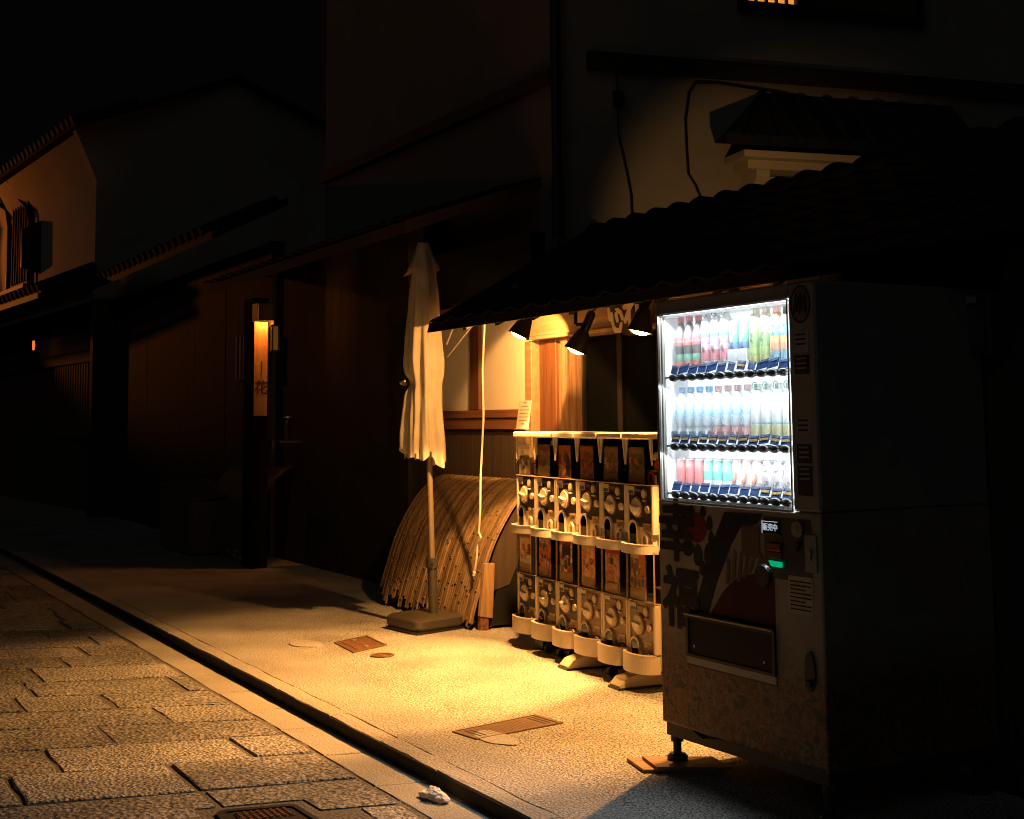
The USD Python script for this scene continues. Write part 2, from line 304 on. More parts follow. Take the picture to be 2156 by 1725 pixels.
put(t, 'lid', MB().lathe([(0, .006), (.030, .006), (.031, .004), (.046, .004), (.046, -.02)], (-7.85, 3.416, 0), 26), M_iron)
t = thing('meter_cover', 'long narrow tan plate with end slots let into the footpath near the kerb', 'meter cover', (-5.71, 3.14, 0))
P = np.array([(-5.763, 2.864), (-5.566, 2.892), (-5.651, 3.407), (-5.872, 3.382)])
M_tan = mat('tan_plate', (0.11, 0.07, 0.04), color2=(0.18, 0.12, 0.075), rough=.5, scale=60, bump=.001)
put(t, 'frame', MB().slab(Polygon(P, [frame_of(P, .09)[::-1]]), -.02, .0065), M_tan)
put(t, 'plate', MB().slab(Polygon(frame_of(P, .11)), -.02, .0045), M_tan)
lerp = lambda u, v: P[0] + (P[1] - P[0]) * u + (P[3] - P[0] + (P[2] - P[1] - P[3] + P[0]) * u) * v
for v in (.10, .155, .845, .90):
    put(t, 'slot', MB().slab(Polygon([lerp(.16, v - .012), lerp(.84, v - .012), lerp(.84, v + .012), lerp(.16, v + .012)]), .004, .0052), M_iron_dark)
ri = MB()
for k in range(15):
    v = .22 + .04 * k; ri.slab(Polygon([lerp(.14, v - .006), lerp(.86, v - .006), lerp(.86, v + .006), lerp(.14, v + .006)]), .004, .0054)
put(t, 'tread_rib', ri, M_tan, kind='stuff')
# road manhole at the bottom edge of the frame
t = thing('manhole_cover', 'dark rectangular road manhole with two rusty grid panels among the paving stones', 'manhole', (-5.07, 1.74, ROAD))
P = np.array(MANHOLE.exterior.coords[:-1])
def rounded(Q, r): return Polygon(Q).buffer(-r).buffer(r)
put(t, 'frame', MB().slab(rounded(P, .05).difference(rounded(frame_of(P, .13), .03)), ROAD - .05, ROAD + .004), M_iron_dark)
put(t, 'plate', MB().slab(rounded(frame_of(P, .15), .03), ROAD - .05, ROAD - .002), M_iron_dark)
e1, e2 = P[3] - P[0], P[1] - P[0]
for u0, u1 in ((.12, .36), (.54, .88)):
    g = MB()
    lp = lambda u, v: P[0] + (P[3] - P[0]) * u + (P[1] - P[0] + (P[2] - P[3] - P[1] + P[0]) * u) * v
    g.slab(Polygon([lp(u0, .2), lp(u1, .2), lp(u1, .84), lp(u0, .84)]), ROAD - .01, ROAD + .001)
    nu = 5 if u1 < .5 else 7
    for i in range(nu):
        for j in range(8):
            c = lp(u0 + (u1 - u0) * (i + .5) / nu, .2 + .64 * (j + .5) / 8); g.box(c[0] - .008, c[0] + .008, c[1] - .006, c[1] + .006, ROAD, ROAD + .007)
    put(t, 'grid_panel', g, M_iron)
t = thing('crumpled_tissue', 'crumpled white paper lying in the gutter against the kerb', 'litter', (-4.99, 2.40, ROAD))
for k, (dx, dy, r) in enumerate(((0, 0, .036), (.05, .008, .026), (-.05, -.02, .022))):
    ic = trimesh.creation.icosphere(3, r); v = ic.vertices; ic.vertices = v * (0.55 + .9 * meshkit.fbm(v * 45 + 9 * k, 3)[:, None]) * [1.5, 1, .75]
    ic.apply_translation([-4.99 + dx, 2.40 + dy, ROAD + r * .55]); put(t, 'paper_wad', MB().add(ic), mat('tissue', (.72, .70, .66), rough=.9, var=.05))
# ================================================================ the one-storey shop
M_plaster = mat('pale_plaster', (0.70, 0.64, 0.53), var=.07, scale=3.5, rough=.9, bump=.0015, bscale=120)
M_wood = wood('red_brown_wood', (0.08, 0.03, 0.012), (0.16, 0.062, 0.026), 'z')
M_woodx = wood('red_brown_rail', (0.13, 0.052, 0.022), (0.22, 0.095, 0.042), 'x')
M_weathered = wood('weathered_wood', (0.06, 0.03, 0.015), (0.24, 0.14, 0.075), 'z', rough=.8, scale=45)
M_tanwood = wood('tan_lintel_wood', (0.22, 0.14, 0.075), (0.32, 0.21, 0.12), 'x')
M_dark = wood('dark_boards', (0.035, 0.024, 0.017), (0.075, 0.05, 0.034), 'z', rough=.7)
M_neigh = wood('unlit_boards', (0.012, 0.009, 0.007), (0.026, 0.018, 0.013), 'z', rough=.75)  # darker copy of the boards: lack of light put into the colour
M_darkx = wood('dark_beams', (0.03, 0.022, 0.016), (0.06, 0.042, 0.03), 'x', rough=.75)
M_unlit = mat('unlit_black_wood', (.007, .006, .005), rough=.8, spec=.1)  # darkness put into the colour so lamp spill hardly shows
M_tile = mat('grey_roof_tile', (0.018, 0.020, 0.023), var=.35, scale=5, rough=.7, bump=.001, spec=.15)
M_black = mat('black_paint', (0.014, 0.014, 0.015), rough=.4, var=.2)
WY = 5.0
shop = thing('shop', 'low shop with tiled roof, plaster wall and open doorway behind the capsule machines', 'building', (-6.5, 5.0, 0))
put(shop, 'plaster_panel', box(-9.49, -8.705, WY, WY + .12, 1.551, 2.30), M_plaster)
put(shop, 'plaster_panel', box(-10.6, -9.651, WY, WY + .12, 1.551, 2.30), M_plaster)
put(shop, 'wall_post', box(-9.649, -9.492, WY - .03, WY + .14, 1.551, 2.30, c=.006), M_wood)
put(shop, 'wall_beam', box(-10.7, -8.705, WY - .05, WY + .14, 2.302, 2.41, c=.006), M_woodx)
put(shop, 'upper_boarding', box(-10.7, -8.705, WY + .01, WY + .14, 2.411, 2.9), M_black)  # painted black to stand for the shadowed wall above the beam
put(shop, 'dado_rail', box(-10.7, -8.705, WY - .045, WY + .1, 1.485, 1.549, c=.005), M_woodx)
put(shop, 'dado_rail', box(-10.7, -8.705, WY - .03, WY + .1, 1.395, 1.483, c=.005), M_woodx)
x = -10.7
while x < -8.72:
    w = min(.15 + .05 * random.random(), -8.706 - x)
    put(shop, 'dado_board', box(x + .002, x + w - .002, WY + .002 * random.random(), WY + .1, 0, 1.393), M_dark); x += w
put(shop, 'door_casing', box(-8.703, -8.60, WY - .055, WY + .12, 0, 2.055, c=.008), M_tanwood)
for a, b, m, y in ((-8.598, -8.47, M_wood, .012), (-8.469, -8.335, M_wood, 0.0), (-8.334, -8.25, M_weathered, .02), (-8.249, -8.165, M_weathered, -.012)):
    put(shop, 'jamb_board', box(a, b, WY + y, WY + .14, 0, 2.055, c=.005), m)
put(shop, 'lintel', box(-8.703, -4.93, WY - .05, WY + .13, 2.085, 2.50, c=.006), M_tanwood)
put(shop, 'lintel_trim', box(-8.6, -4.93, WY - .075, WY + .12, 2.057, 2.083, c=.004), M_tanwood)
# dark sliding doors
M_doorglass = mat('dark_door_glass', (0.004, 0.005, 0.005), rough=.6, var=.1, spec=.02)
put(shop, 'door_glass', box(-8.163, -4.95, WY + .13, WY + .15, 0.1, 2.055), M_doorglass)
M_stile = wood('door_stile_wood', (0.007, 0.006, 0.005), (0.012, 0.010, 0.009), 'z')
for x in (-8.15, -7.69, -7.2, -6.6, -6.0, -5.4):
    put(shop, 'door_stile', box(x, x + (.06 if abs(x + 7.69) < .02 else .022), WY + .105, WY + .128, 0, 2.055), M_stile)
# right of the doorway: a closed front of dark boards, nearer the street
x = -4.9
while x < 2.5:
    w = .19 + .05 * random.random(); put(shop, 'front_board', box(x + .002, x + w - .002, 4.25 + .004 * random.random(), 4.35, 0, 2.2), M_dark); x += w
put(shop, 'return_wall', box(-4.93, -4.902, 4.26, 5.0, 0, 2.3), M_dark)
put(shop, 'side_wall', box(-10.75, -10.7, 5.0, 5.4, 0, 2.9), M_dark)
put(shop, 'back_wall', box(-8.6, 3, 6.2, 6.3, 0, 2.59), M_dark)
# roof: front slope from the eave to the ridge, rear slope behind it
EY, EZ, RY, RZ = 4.0, 2.09, 5.60, 2.905
SL = (RZ - EZ) / (RY - EY)
rz = lambda y: EZ + SL * (y - EY)
roof = put(shop, 'roof_deck', MB().hull([(-8.37, EY, EZ), (4, EY, EZ), (4, RY, RZ), (-8.80, RY, RZ), (-8.37, EY, EZ + .035), (4, EY, EZ + .035), (4, RY, RZ + .03), (-8.80, RY, RZ + .03)]), M_darkx)
put(shop, 'rear_deck', MB().hull([(-8.8, RY, RZ), (4, RY, RZ), (4, 6.3, 2.60), (-8.6, 6.3, 2.60), (-8.8, RY, RZ + .03), (4, RY, RZ + .03), (4, 6.3, 2.63), (-8.6, 6.3, 2.63)]), M_tile)
put(shop, 'eave_board', MB().hull([(-8.37, EY - .02, EZ - .012), (4, EY - .02, EZ - .012), (-8.34, EY - .02, EZ + .05), (4, EY - .02, EZ + .05), (-8.37, EY - .002, EZ - .012), (4, EY - .002, EZ - .012), (-8.34, EY - .002, EZ + .05), (4, EY - .002, EZ + .05)]), M_unlit)
for x in np.arange(-7.9, 2, .45):
    put(roof, 'rafter', MB().hull([(x + a, y, rz(y) - z) for a in (0, .05) for y in (EY + .02, RY - .1) for z in (.003, .035)]), M_darkx)
def tile_mesh(x, y0, y1, z0, z1, w=.27, lift=.03, amp=.026, n=9):
    """one S-curved pan tile: lower edge at y0, upper edge tucked under the next course"""
    u = np.linspace(0, 1, n); prof = amp * (np.cos(2 * np.pi * (u - .2)) * .5 + .5) ** 1.6
    V, th = [], .014
    for yy, zz in ((y0, z0 + lift), (y1, z1 + lift * .25)):
        for t_ in (0, -th): V += [(x + w * a * 1.02, yy, zz + p + t_) for a, p in zip(u, prof)]
    F = []
    for i in range(n - 1):
        F += [(i, i + 1, 2*n+i+1), (i, 2*n+i+1, 2*n+i), (n+i, 2*n+n+i, 2*n+n+i+1), (n+i, 2*n+n+i+1, n+i+1), (i, n+i, n+i+1), (i, n+i+1, i+1)]
    return MB().add(np.array(V), F)
NC = 7
for k in range(NC):
    y0, y1 = EY - .03 + (RY - EY) * k / NC, EY + (RY - EY) * (k + 1.25) / NC; y1 = min(y1, RY + .02)
    left = -8.37 - .43 * (y0 - EY) / (RY - EY)
    i0 = int(math.ceil((left + 8.85) / .27))
    for i in range(i0, 34):
        put(roof, 'roof_tile', tile_mesh(-8.85 + .27 * i + random.uniform(-.003, .003), y0, y1, rz(y0) + .035, rz(y1) + .035 - .01), M_tile, smooth=40)
for i in range(34):
    x = -8.83 + .27 * i; u = np.linspace(0, 1, 12); c = [(x + .27 * a, RZ + .052 + .045 * math.sin(math.pi * a) ** .8) for a in u] + [(x + .268, RZ + .03), (x + .002, RZ + .03)]
    put(roof, 'ridge_tile', MB().prism(c, RY - .02, RY + .12), M_tile)
put(shop, 'verge_board', MB().hull([(-8.37 - .43 * t_ + a, EY + (RY - EY) * t_, rz(EY + (RY - EY) * t_) - z) for t_ in (0.02, 1) for a in (-.03, 0) for z in (-.06, 0.0)]), M_darkx)

# round dark sign with brushed letters on the lintel
t = thing('door_sign', 'dark rounded sign with white brushed characters on the door lintel', 'sign', (-7.3, 4.93, 2.25))
put(t, 'board', MB().prism(Point(0, 0).buffer(.30, 20), 4.905, 4.935).move(trimesh.transformations.translation_matrix([-7.22, 0, 2.31])), mat('sign_brown', (.035, .02, .012), rough=.6))
M_brush = mat('sign_white', (.78, .70, .55), rough=.7, var=.05)
def strokes(lines, w):
    from shapely import union_all
    return union_all([LineString(l).buffer(w if not isinstance(w, list) else w[i]) for i, l in enumerate(lines)])
c1 = strokes([[(-7.475, 2.20), (-7.46, 2.135)], [(-7.42, 2.25), (-7.37, 2.19), (-7.345, 2.175)], [(-7.44, 2.165), (-7.43, 2.11), (-7.395, 2.055), (-7.34, 2.05), (-7.325, 2.09)], [(-7.385, 2.16), (-7.37, 2.12)], [(-7.33, 2.17), (-7.31, 2.13)], [(-7.45, 2.27), (-7.33, 2.29)]], .016)
c2 = strokes([[(-7.24, 2.26), (-7.23, 2.12), (-7.205, 2.04)], [(-7.285, 2.20), (-7.20, 2.225), (-7.275, 2.11)], [(-7.20, 2.215), (-7.15, 2.25), (-7.14, 2.20), (-7.135, 2.12), (-7.10, 2.11)], [(-7.13, 2.28), (-7.12, 2.23)]], .019)
put(t, 'brushed_character', MB().prism(c1, 4.901, 4.9045), M_brush)
put(t, 'brushed_character', MB().prism(c2, 4.901, 4.9045), M_brush)

# ================================================================ tall house behind, its gable wall turned to the camera
A0 = np.array([-8.86, 5.41]); ga = np.array([0.208, 0.978]); gn = np.array([0.978, -0.208])
GW = lambda s, z, o=0.0: (A0[0] + ga[0] * s + gn[0] * o, A0[1] + ga[1] * s + gn[1] * o, z)
def gbox(s0, s1, z0, z1, o0, o1): return MB().hull([GW(s, z, o) for s in (s0, s1) for z in (z0, z1) for o in (o0, o1)])
M_gable = mat('gable_plaster', (0.34, 0.30, 0.235), var=.12, scale=1.6, rough=.9, bump=.001, bscale=80)
M_upper = mat('street_plaster', (0.20, 0.175, 0.15), var=.12, scale=1.3, rough=.9)
tall = thing('tall_house', 'tall plastered house rising behind the low shop roof with a lattice window', 'building', (-10.5, 6.5, 0))
put(tall, 'gable_wall', gbox(0, 7.5, 0, 9.0, -.2, 0), M_gable)
put(tall, 'street_wall', box(-14.05, -8.95, 5.41, 5.6, 2.4, 9.0), M_upper)
put(tall, 'corner_pipe', MB().cyl((-8.83, 5.33, 2.9), (-8.83, 5.33, 9.0), .045, n=12), M_black)
put(tall, 'wall_band', MB().hull([GW(s, z, o) for s in (.2, 7) for z in (4.255, 4.40) for o in (.002, .06)]), M_darkx)
put(tall, 'ledge', box(-14.05, -8.95, 5.33, 5.408, 4.16, 4.27), M_darkx)
# lattice window at the top of the picture
w = put(tall, 'window_frame', gbox(1.55, 3.32, 4.86, 4.93, .002, .07), M_darkx)
put(w, 'frame_post', gbox(1.55, 1.62, 4.931, 6.2, .002, .07), M_darkx)
put(w, 'frame_post', gbox(2.08, 2.2, 4.931, 6.2, .002, .07), M_darkx)
put(w, 'lit_pane', gbox(1.621, 2.079, 4.935, 6.2, .004, .012), emit('lamp_lit_paper', (1.0, .36, .05), .85))
for s in np.arange(1.70, 2.06, .095): put(w, 'lattice_bar', gbox(s, s + .022, 4.932, 6.2, .02, .045), M_darkx)
for z in (4.985, 5.09, 5.2): put(w, 'lattice_bar', gbox(1.621, 2.079, z, z + .02, .046, .06), M_darkx)
put(tall, 'wooden_panel', gbox(2.205, 3.25, 4.931, 6.2, .003, .05), mat('panel_wood', (.09, .06, .04), rough=.7))
put(tall, 'panel_frame', gbox(3.251, 3.32, 4.931, 6.2, .002, .06), M_darkx)
# tiled awning over a lower opening of that wall
aw = put(tall, 'awning_deck', MB().hull([GW(1.32, 3.72, 0.0), GW(3.6, 3.72, 0.0), GW(1.74, 4.17, .002), GW(3.6, 4.17, .002), GW(1.2, 3.62, .44), GW(3.6, 3.62, .44), GW(1.2, 3.71, .44), GW(3.6, 3.71, .44)]), M_tile)
for i in range(10):
    s = 1.38 + .235 * i
    put(aw, 'awning_tile', MB().cyl(GW(max(s, 1.74), 4.12, .04), GW(s, 3.67, .46), .042, n=10), M_tile)
M_soffit = mat('soffit_plaster', (.62, .55, .43), var=.06, rough=.85, scale=4)
put(tall, 'soffit_board', gbox(1.40, 3.6, 3.545, 3.60, .02, .36), M_soffit)
put(tall, 'soffit_cornice', gbox(1.48, 3.6, 3.47, 3.543, .005, .26), M_soffit)
put(tall, 'panel_moulding', gbox(1.72, 3.6, 3.30, 3.36, .003, .05), M_soffit)
put(tall, 'panel_moulding', gbox(1.72, 3.6, 3.42, 3.45, .003, .07), M_soffit)
put(tall, 'bracket', MB().hull([GW(s, z, o) for s in (1.56, 1.68) for z, o in ((3.468, .003), (3.468, .25), (3.41, .25), (3.25, .10), (3.15, .003))]), M_soffit)
def gcurve(q, r): return MB().tube([GW(s, z, .02) for s, z in q], r, 6)
put(tall, 'cable', gcurve([(2.6, 4.1), (1.9, 4.18), (1.35, 4.22), (1.15, 4.21), (1.09, 4.12), (1.055, 3.9), (1.06, 3.65), (1.07, 3.45), (1.13, 3.36), (1.2, 3.2), (1.27, 3.0)], .010), M_black)
put(tall, 'junction_box', gbox(.42, .50, 3.98, 4.09, .003, .05), M_black)
put(tall, 'cable', gcurve([(.45, 4.26), (.46, 3.9), (.46, 3.75), (.5, 3.6), (.54, 3.42), (.57, 3.25), (.58, 2.9)], .007), M_black)
# pent roof along its street side, left of the shop
pent = put(tall, 'pent_roof_deck', MB().hull([(-14.6, 4.2, 2.90), (-9.2, 4.2, 2.90), (-14.6, 4.2, 3.0), (-9.2, 4.2, 3.0), (-14.6, 5.4, 3.35), (-9.2, 5.4, 3.35), (-14.6, 5.4, 3.42), (-9.2, 5.4, 3.42)]), M_darkx)
for k in range(4):
    y0, y1 = 4.17 + .3 * k, 4.17 + .3 * (k + 1.25); zf = lambda y: 3.0 + .35 * (y - 4.2)
    for i in range(20): put(pent, 'roof_tile', tile_mesh(-14.6 + .27 * i, y0, min(y1, 5.4), zf(y0), zf(min(y1, 5.4)) - .01), M_tile, smooth=40)
x = -14.4
while x < -10.78:
    w_ = .2 + .06 * random.random(); put(tall, 'street_board', box(x + .002, x + w_ - .002, 4.9 + .005 * random.random(), 5.05, 0, 3.2), M_neigh); x += w_
# courtyard lamp behind the low roof that lights the gable wall
pos = np.array(GW(.95, 2.82, 1.9))
t = thing('courtyard_lamp', 'wall lamp in the yard behind the low roof', 'lamp', pos)
put(t, 'lamp_post', MB().cyl((pos[0], pos[1], 0), (pos[0], pos[1], pos[2] - .06), .03), M_black)
put(t, 'lamp_housing', MB().cyl(pos - [0, 0, .06], pos - [0, 0, .03], .05), M_black)
def spot(parent, pos, axis, intensity, cone, soft, color, radius=.02):
    l = UsdLux.SphereLight.Define(stage, numbered(parent + '/beam')); l.CreateRadiusAttr(radius); l.CreateNormalizeAttr(True); l.CreateIntensityAttr(intensity); l.CreateColorAttr(Gf.Vec3f(*color))
    loc, a = where['/'.join(parent.split('/')[:3])]; v = np.asarray(pos, float) - loc; ax_ = np.asarray(axis, float) / np.linalg.norm(axis)
    c, s_ = math.cos(-a), math.sin(-a); v = np.array([v[0] * c - v[1] * s_, v[0] * s_ + v[1] * c, v[2]]); ax_ = np.array([ax_[0] * c - ax_[1] * s_, ax_[0] * s_ + ax_[1] * c, ax_[2]])
    M = Gf.Matrix4d(Gf.Rotation(Gf.Vec3d(0, 0, -1), Gf.Vec3d(*ax_)), Gf.Vec3d(*v)); l.AddTransformOp().Set(M)
    sh = UsdLux.ShapingAPI.Apply(l.GetPrim()); sh.CreateShapingConeAngleAttr(cone); sh.CreateShapingConeSoftnessAttr(soft)
tgt = np.array(GW(1.65, 2.78, 0)); spot(t, pos, tgt - pos, 5.5, 44, .5, (1.0, .50, .16), .03)
# ================================================================ spot lamps under the eave
M_shade = mat('lamp_shade_black', (.02, .018, .016), rough=.35, var=.1)
M_shade_in = mat('lamp_shade_inside', (.75, .72, .65), rough=.3, var=.03)
M_socket = mat('lamp_socket', (.012, .011, .011), rough=.3)
M_bulb = emit('lamp_glass_lit', WARM, 35.0)
def norm(v): v = np.asarray(v, float); return v / np.linalg.norm(v)
LEFT = np.array([-.486, -.874, 0])           # towards the street and the left
def lamp(mouth, tilt, beam, cone, power, label, az=None, spill=None):
    t = thing('spot_lamp', label, 'lamp', mouth, 0, 'spot lamps under the eave')
    a = norm(-np.array([0, 0, 1.0]) * math.cos(tilt) + (LEFT if az is None else az) * math.sin(tilt)); m = np.asarray(mouth, float)
    p = lambda k: m + a * k
    T = np.eye(4); z = -a; x_ = norm(np.cross([.3, .8, .1], z)); T[:3, 0], T[:3, 1], T[:3, 2], T[:3, 3] = x_, np.cross(z, x_), z, m
    put(t, 'shade', MB().lathe([(.028, .125), (.036, .115), (.042, .095), (.068, .0), (.072, -.004), (.072, .0), (.046, .097), (.039, .119), (.03, .13), (.028, .125)], n=28).move(T), M_shade, smooth=40)
    put(t, 'shade_lining', MB().lathe([(.0665, .001), (.040, .094), (.034, .112), (0, .113)], n=28).move(T), M_shade_in, smooth=40)
    put(t, 'bulb', MB().lathe([(0, -.020), (.03, -.016), (.05, -.006), (.057, .008), (.058, .014), (.042, .05), (0, .051)], n=24).move(T), M_bulb, smooth=60)
    put(t, 'bulb_rim', MB().lathe([(.0585, .016), (.0585, .004), (.063, .004), (.063, .016), (.0585, .016)], n=24).move(T), mat('bulb_rim', (.7, .6, .45), rough=.3, metal=.5))
    put(t, 'socket', MB().cyl(p(-.12), p(-.24), .027, n=16).cyl(p(-.24), p(-.255), .021, n=16).cyl(p(-.16), p(-.17), .031, n=16), M_socket, smooth=40)
    top = m + np.array([.10, .17, 0]) * .12; k = p(-.17)
    j = k + np.array([-.02, -.036, .0]) * 1.6
    put(t, 'bracket', MB().tube([(j[0], j[1], rz(j[1]) - .01), (j[0], j[1], j[2] + .02), (j[0], j[1], j[2])], .011, 8).cyl(k, j, .012, n=10), M_socket)
    put(t, 'cable', MB().tube([p(-.255), p(-.27) + [.01, .02, .01], p(-.25) + [.02, .05, .06], (k[0] + .01, k[1] + .04, rz(k[1]) - .02)], .005, 6), M_socket)
    spot(t, p(.024), beam, power, cone, .22, WARM, .022)
    if spill is not None: spot(t, p(.026), spill[0], spill[1], spill[2], .15, WARM, .022)
LAMP_Y = 4.2
mouth1, mouth2, mouth3, mouth4 = (-7.46, LAMP_Y, 2.01), (-6.77, LAMP_Y, 1.875), (-6.09, LAMP_Y, 1.945), (-5.32, LAMP_Y, 1.95)
polar = lambda t, az: np.array([math.sin(math.radians(t)) * math.cos(math.radians(az)), math.sin(math.radians(t)) * math.sin(math.radians(az)), -math.cos(math.radians(t))])
lamp(mouth1, .45, polar(14, -140), 46, 120, 'black cone spot lamp nearest the folded parasol', spill=((-.62, -.12, -.78), 38, 80))
lamp(mouth2, .42, polar(33, -115), 38, 185, 'spot lamp with fully visible black socket above the middle of the capsule machines')
lamp(mouth3, .22, polar(22, -110), 44, 110, 'spot lamp beside the brushed sign next to the vending machine')
lamp(mouth4, .25, polar(16, -80), 46, 120, 'spot lamp under the eave behind the vending machine')
mouth5 = (-7.85, 4.45, 2.25)
lamp(mouth5, 1.15, np.array([-.70, .60, -.41]), 27, 85, 'small spot lamp tucked up under the eave facing the plaster wall', az=np.array([-.76, .65, 0]))

# ================================================================ bamboo fence
M_bam = [wood(f'bamboo_{i}', tuple(np.array((.15, .095, .047)) * k), tuple(np.array((.33, .225, .12)) * k), 'z', rough=.55, scale=30) for i, k in enumerate((.72, .92, 1.08, .5))]
M_node = mat('bamboo_node', (.20, .13, .065), rough=.6)
fence = thing('bamboo_fence', 'curved skirt fence of split bamboo strips against the shop wall behind the parasol', 'fence', (-9.3, 4.6, 0))
prof = np.array([(4.355, 0.0), (4.375, .10), (4.42, .25), (4.48, .43), (4.54, .58), (4.62, .72), (4.72, .86), (4.83, .96), (4.965, 1.015)])
from scipy.interpolate import CubicSpline
ss = np.r_[0, np.cumsum(np.linalg.norm(np.diff(prof, axis=0), axis=1))]; spl = CubicSpline(ss, prof); LEN = ss[-1]
NB = 50
for k in range(NB):
    x0 = -10.12 + (1.68 / NB) * k; w_ = 1.68 / NB * 1.0
    s0 = .02 + .10 * random.random() ** 2 + (.08 * random.random() if random.random() < .2 else 0); S = np.linspace(s0, LEN, 15); P_ = spl(S); Tn = spl(S, 1); V, F = [], []
    lean = -.36 * (1 - np.clip((S / LEN), 0, 1)) * 0 ; off = random.uniform(-.002, .003)
    for (y, z), (ty, tz), s_ in zip(P_, Tn, S):
        l_ = math.hypot(ty, tz); ny, nz = -tz / l_, ty / l_
        fl = 0.0
        for u in np.linspace(-1, 1, 5):
            h = .011 * math.sqrt(max(0, 1 - .85 * u * u)) + off; V.append((x0 + w_ / 2 * (1 + u) + fl, y + ny * h, z + nz * h))
    for i in range(14):
        for j in range(4): a = i * 5 + j; F += [(a, a + 1, a + 6), (a, a + 6, a + 5)]
    st = put(fence, 'bamboo_strip', MB().add(np.array(V), F), M_bam[random.choice((0, 1, 1, 2, 3))], smooth=60)
    for sn in np.arange(s0 + .05 + .3 * random.random(), LEN - .05, .30 + .08 * random.random()):
        y, z = spl(sn); ty, tz = spl(sn, 1); l_ = math.hypot(ty, tz); ny, nz = -tz / l_, ty / l_; fl = 0.0
        put(st, 'node', MB().cyl((x0 + fl + w_ * .12, y + ny * (.010 + off), z + nz * (.010 + off)), (x0 + fl + w_ * .88, y + ny * (.010 + off), z + nz * (.010 + off)), .0065, n=6), M_node)
put(fence, 'end_board', MB().xprism([(y + .03, z) for y, z in spl(np.linspace(.25, LEN, 12))] + [(4.97, .94), (4.66, .3)], -8.47, -8.445), M_dark)
put(fence, 'end_post', MB().hull([(x, y, z) for x in (-8.44, -8.405) for y, z in ((4.40, .10), (4.44, .46), (4.52, .46), (4.50, .08))]), wood('pale_rotten_wood', (.20, .11, .05), (.42, .28, .15), 'z', rough=.8))
put(fence, 'post_foot', MB().hull([(x + .012 * math.sin(9 * z + x), y, z) for x in (-8.44, -8.40) for y in (4.405, 4.47) for z in (.0, .05, .105)]), mat('rotten_wood', (.10, .035, .012), color2=(.30, .13, .05), rough=.85, scale=40, bump=.01))
put(fence, 'back_board', box(-10.25, -8.47, 4.60, 4.63, .02, .55), M_dark)
for x in (-10.05, -9.3, -8.6): put(fence, 'back_stay', MB().hull([(x, 4.93, .02), (x + .04, 4.93, .02), (x, 4.93, .95), (x + .04, 4.93, .95), (x, 4.89, .02), (x + .04, 4.89, .02), (x, 4.89, .95), (x + .04, 4.89, .95)]), M_dark)
put(fence, 'dark_end_panel', MB().hull([(x, y, z) for x in (-8.46, -8.45) for y, z in ((4.50, .02), (4.90, .02), (4.90, .9), (4.64, .62))]), M_black)

# ================================================================ folded parasol
M_cloth = material('parasol_canvas', {'g': ('geometry', {}), 'n': ('noise_texture', {'scale': 9.0, 'detail': 4.0}), 'r': ('rgb_ramp', {'ramp': [(.3, (.50, .45, .36)), (.7, (.60, .545, .44))]}),
    'd': ('diffuse_bsdf', {}), 't': ('translucent_bsdf', {}), 'm': ('mix_closure', {'fac': .18}), 'w': ('noise_texture', {'scale': 260.0}), 'b': ('bump', {'distance': .002})},
    [('g.position', 'n.vector'), ('n.fac', 'r.fac'), ('r.color', 'd.color'), ('r.color', 't.color'), ('g.position', 'w.vector'), ('w.fac', 'b.height'), ('b.normal', 'd.normal'), ('d.BSDF', 'm.closure1'), ('t.BSDF', 'm.closure2')], 'm.closure')
M_pole = mat('parasol_pole', (.30, .24, .17), rough=.35, metal=.5, var=.05)
M_plastic = mat('parasol_base_plastic', (.05, .043, .035), rough=.38, var=.08, bump=.0006, bscale=200)
t = thing('parasol', 'closed cream canvas parasol on a square grey-brown base', 'parasol', (-8.62, 4.14, 0))
B, TOP = np.array([-8.623, 4.144, .12]), np.array([-8.665, 4.09, 2.74])
axis_at = lambda z: B + (TOP - B) * (z - .12) / 2.62
prof = np.array([(2.70, .045), (2.62, .075), (2.52, .085), (2.35, .10), (2.1, .122), (1.9, .135), (1.80, .128), (1.72, .115), (1.6, .12), (1.45, .132), (1.3, .145), (1.2, .148)])
zs = np.linspace(2.70, 1.2, 64); NT = 96; V, F = [], []
for k, z in enumerate(zs):
    q = (2.7 - z) / 1.5; r = np.interp(-z, -prof[:, 0], prof[:, 1]); c = axis_at(z)
    # the mass hangs towards the left lower down
    sh = np.array([0.0, 0.0]) + np.array([-.486, -.874]) * (.03 * q + .03 * max(0, q - .6))
    for j in range(NT):
        th = 2 * np.pi * j / NT
        fold = .20 * np.cos(8 * th + 1.3 * np.sin(2.2 * q + .6) + 2.0 * q) + .10 * np.cos(13 * th - 2 * q + .5) + .07 * np.cos(5 * th + 3.1 * q)
        rr = r * (1 + (.25 + .7 * q) * fold * .8)
        rr *= 1 + .05 * math.cos(21 * th + 3 * math.sin(4 * q)) * q + .16 * (float(meshkit.fbm(np.array([3 * math.cos(th), 3 * math.sin(th), 5 * q]), 3)) - .5)
        pin = math.exp(-((z - 1.74) / .05) ** 2); d = math.cos(th - math.radians(241)); rr *= 1 - .30 * pin * max(0, d) ** 2
        hem = (.022 * np.cos(4 * th + .7) + .02 * np.cos(7 * th) + .035 * math.cos(th - math.radians(241))) * max(0, q - .8) * 5
        V.append((c[0] + sh[0] + rr * math.cos(th), c[1] + sh[1] + rr * math.sin(th), z + hem))
for k in range(len(zs) - 1):
    for j in range(NT):
        a, b = k * NT + j, k * NT + (j + 1) % NT; F += [(a, b, b + NT), (a, b + NT, a + NT)]
V0 = list(V)
put(t, 'canopy', MB().add(np.array(V), F), M_cloth, smooth=True)
V, F = [], []; zc = np.linspace(2.75, 2.53, 9)
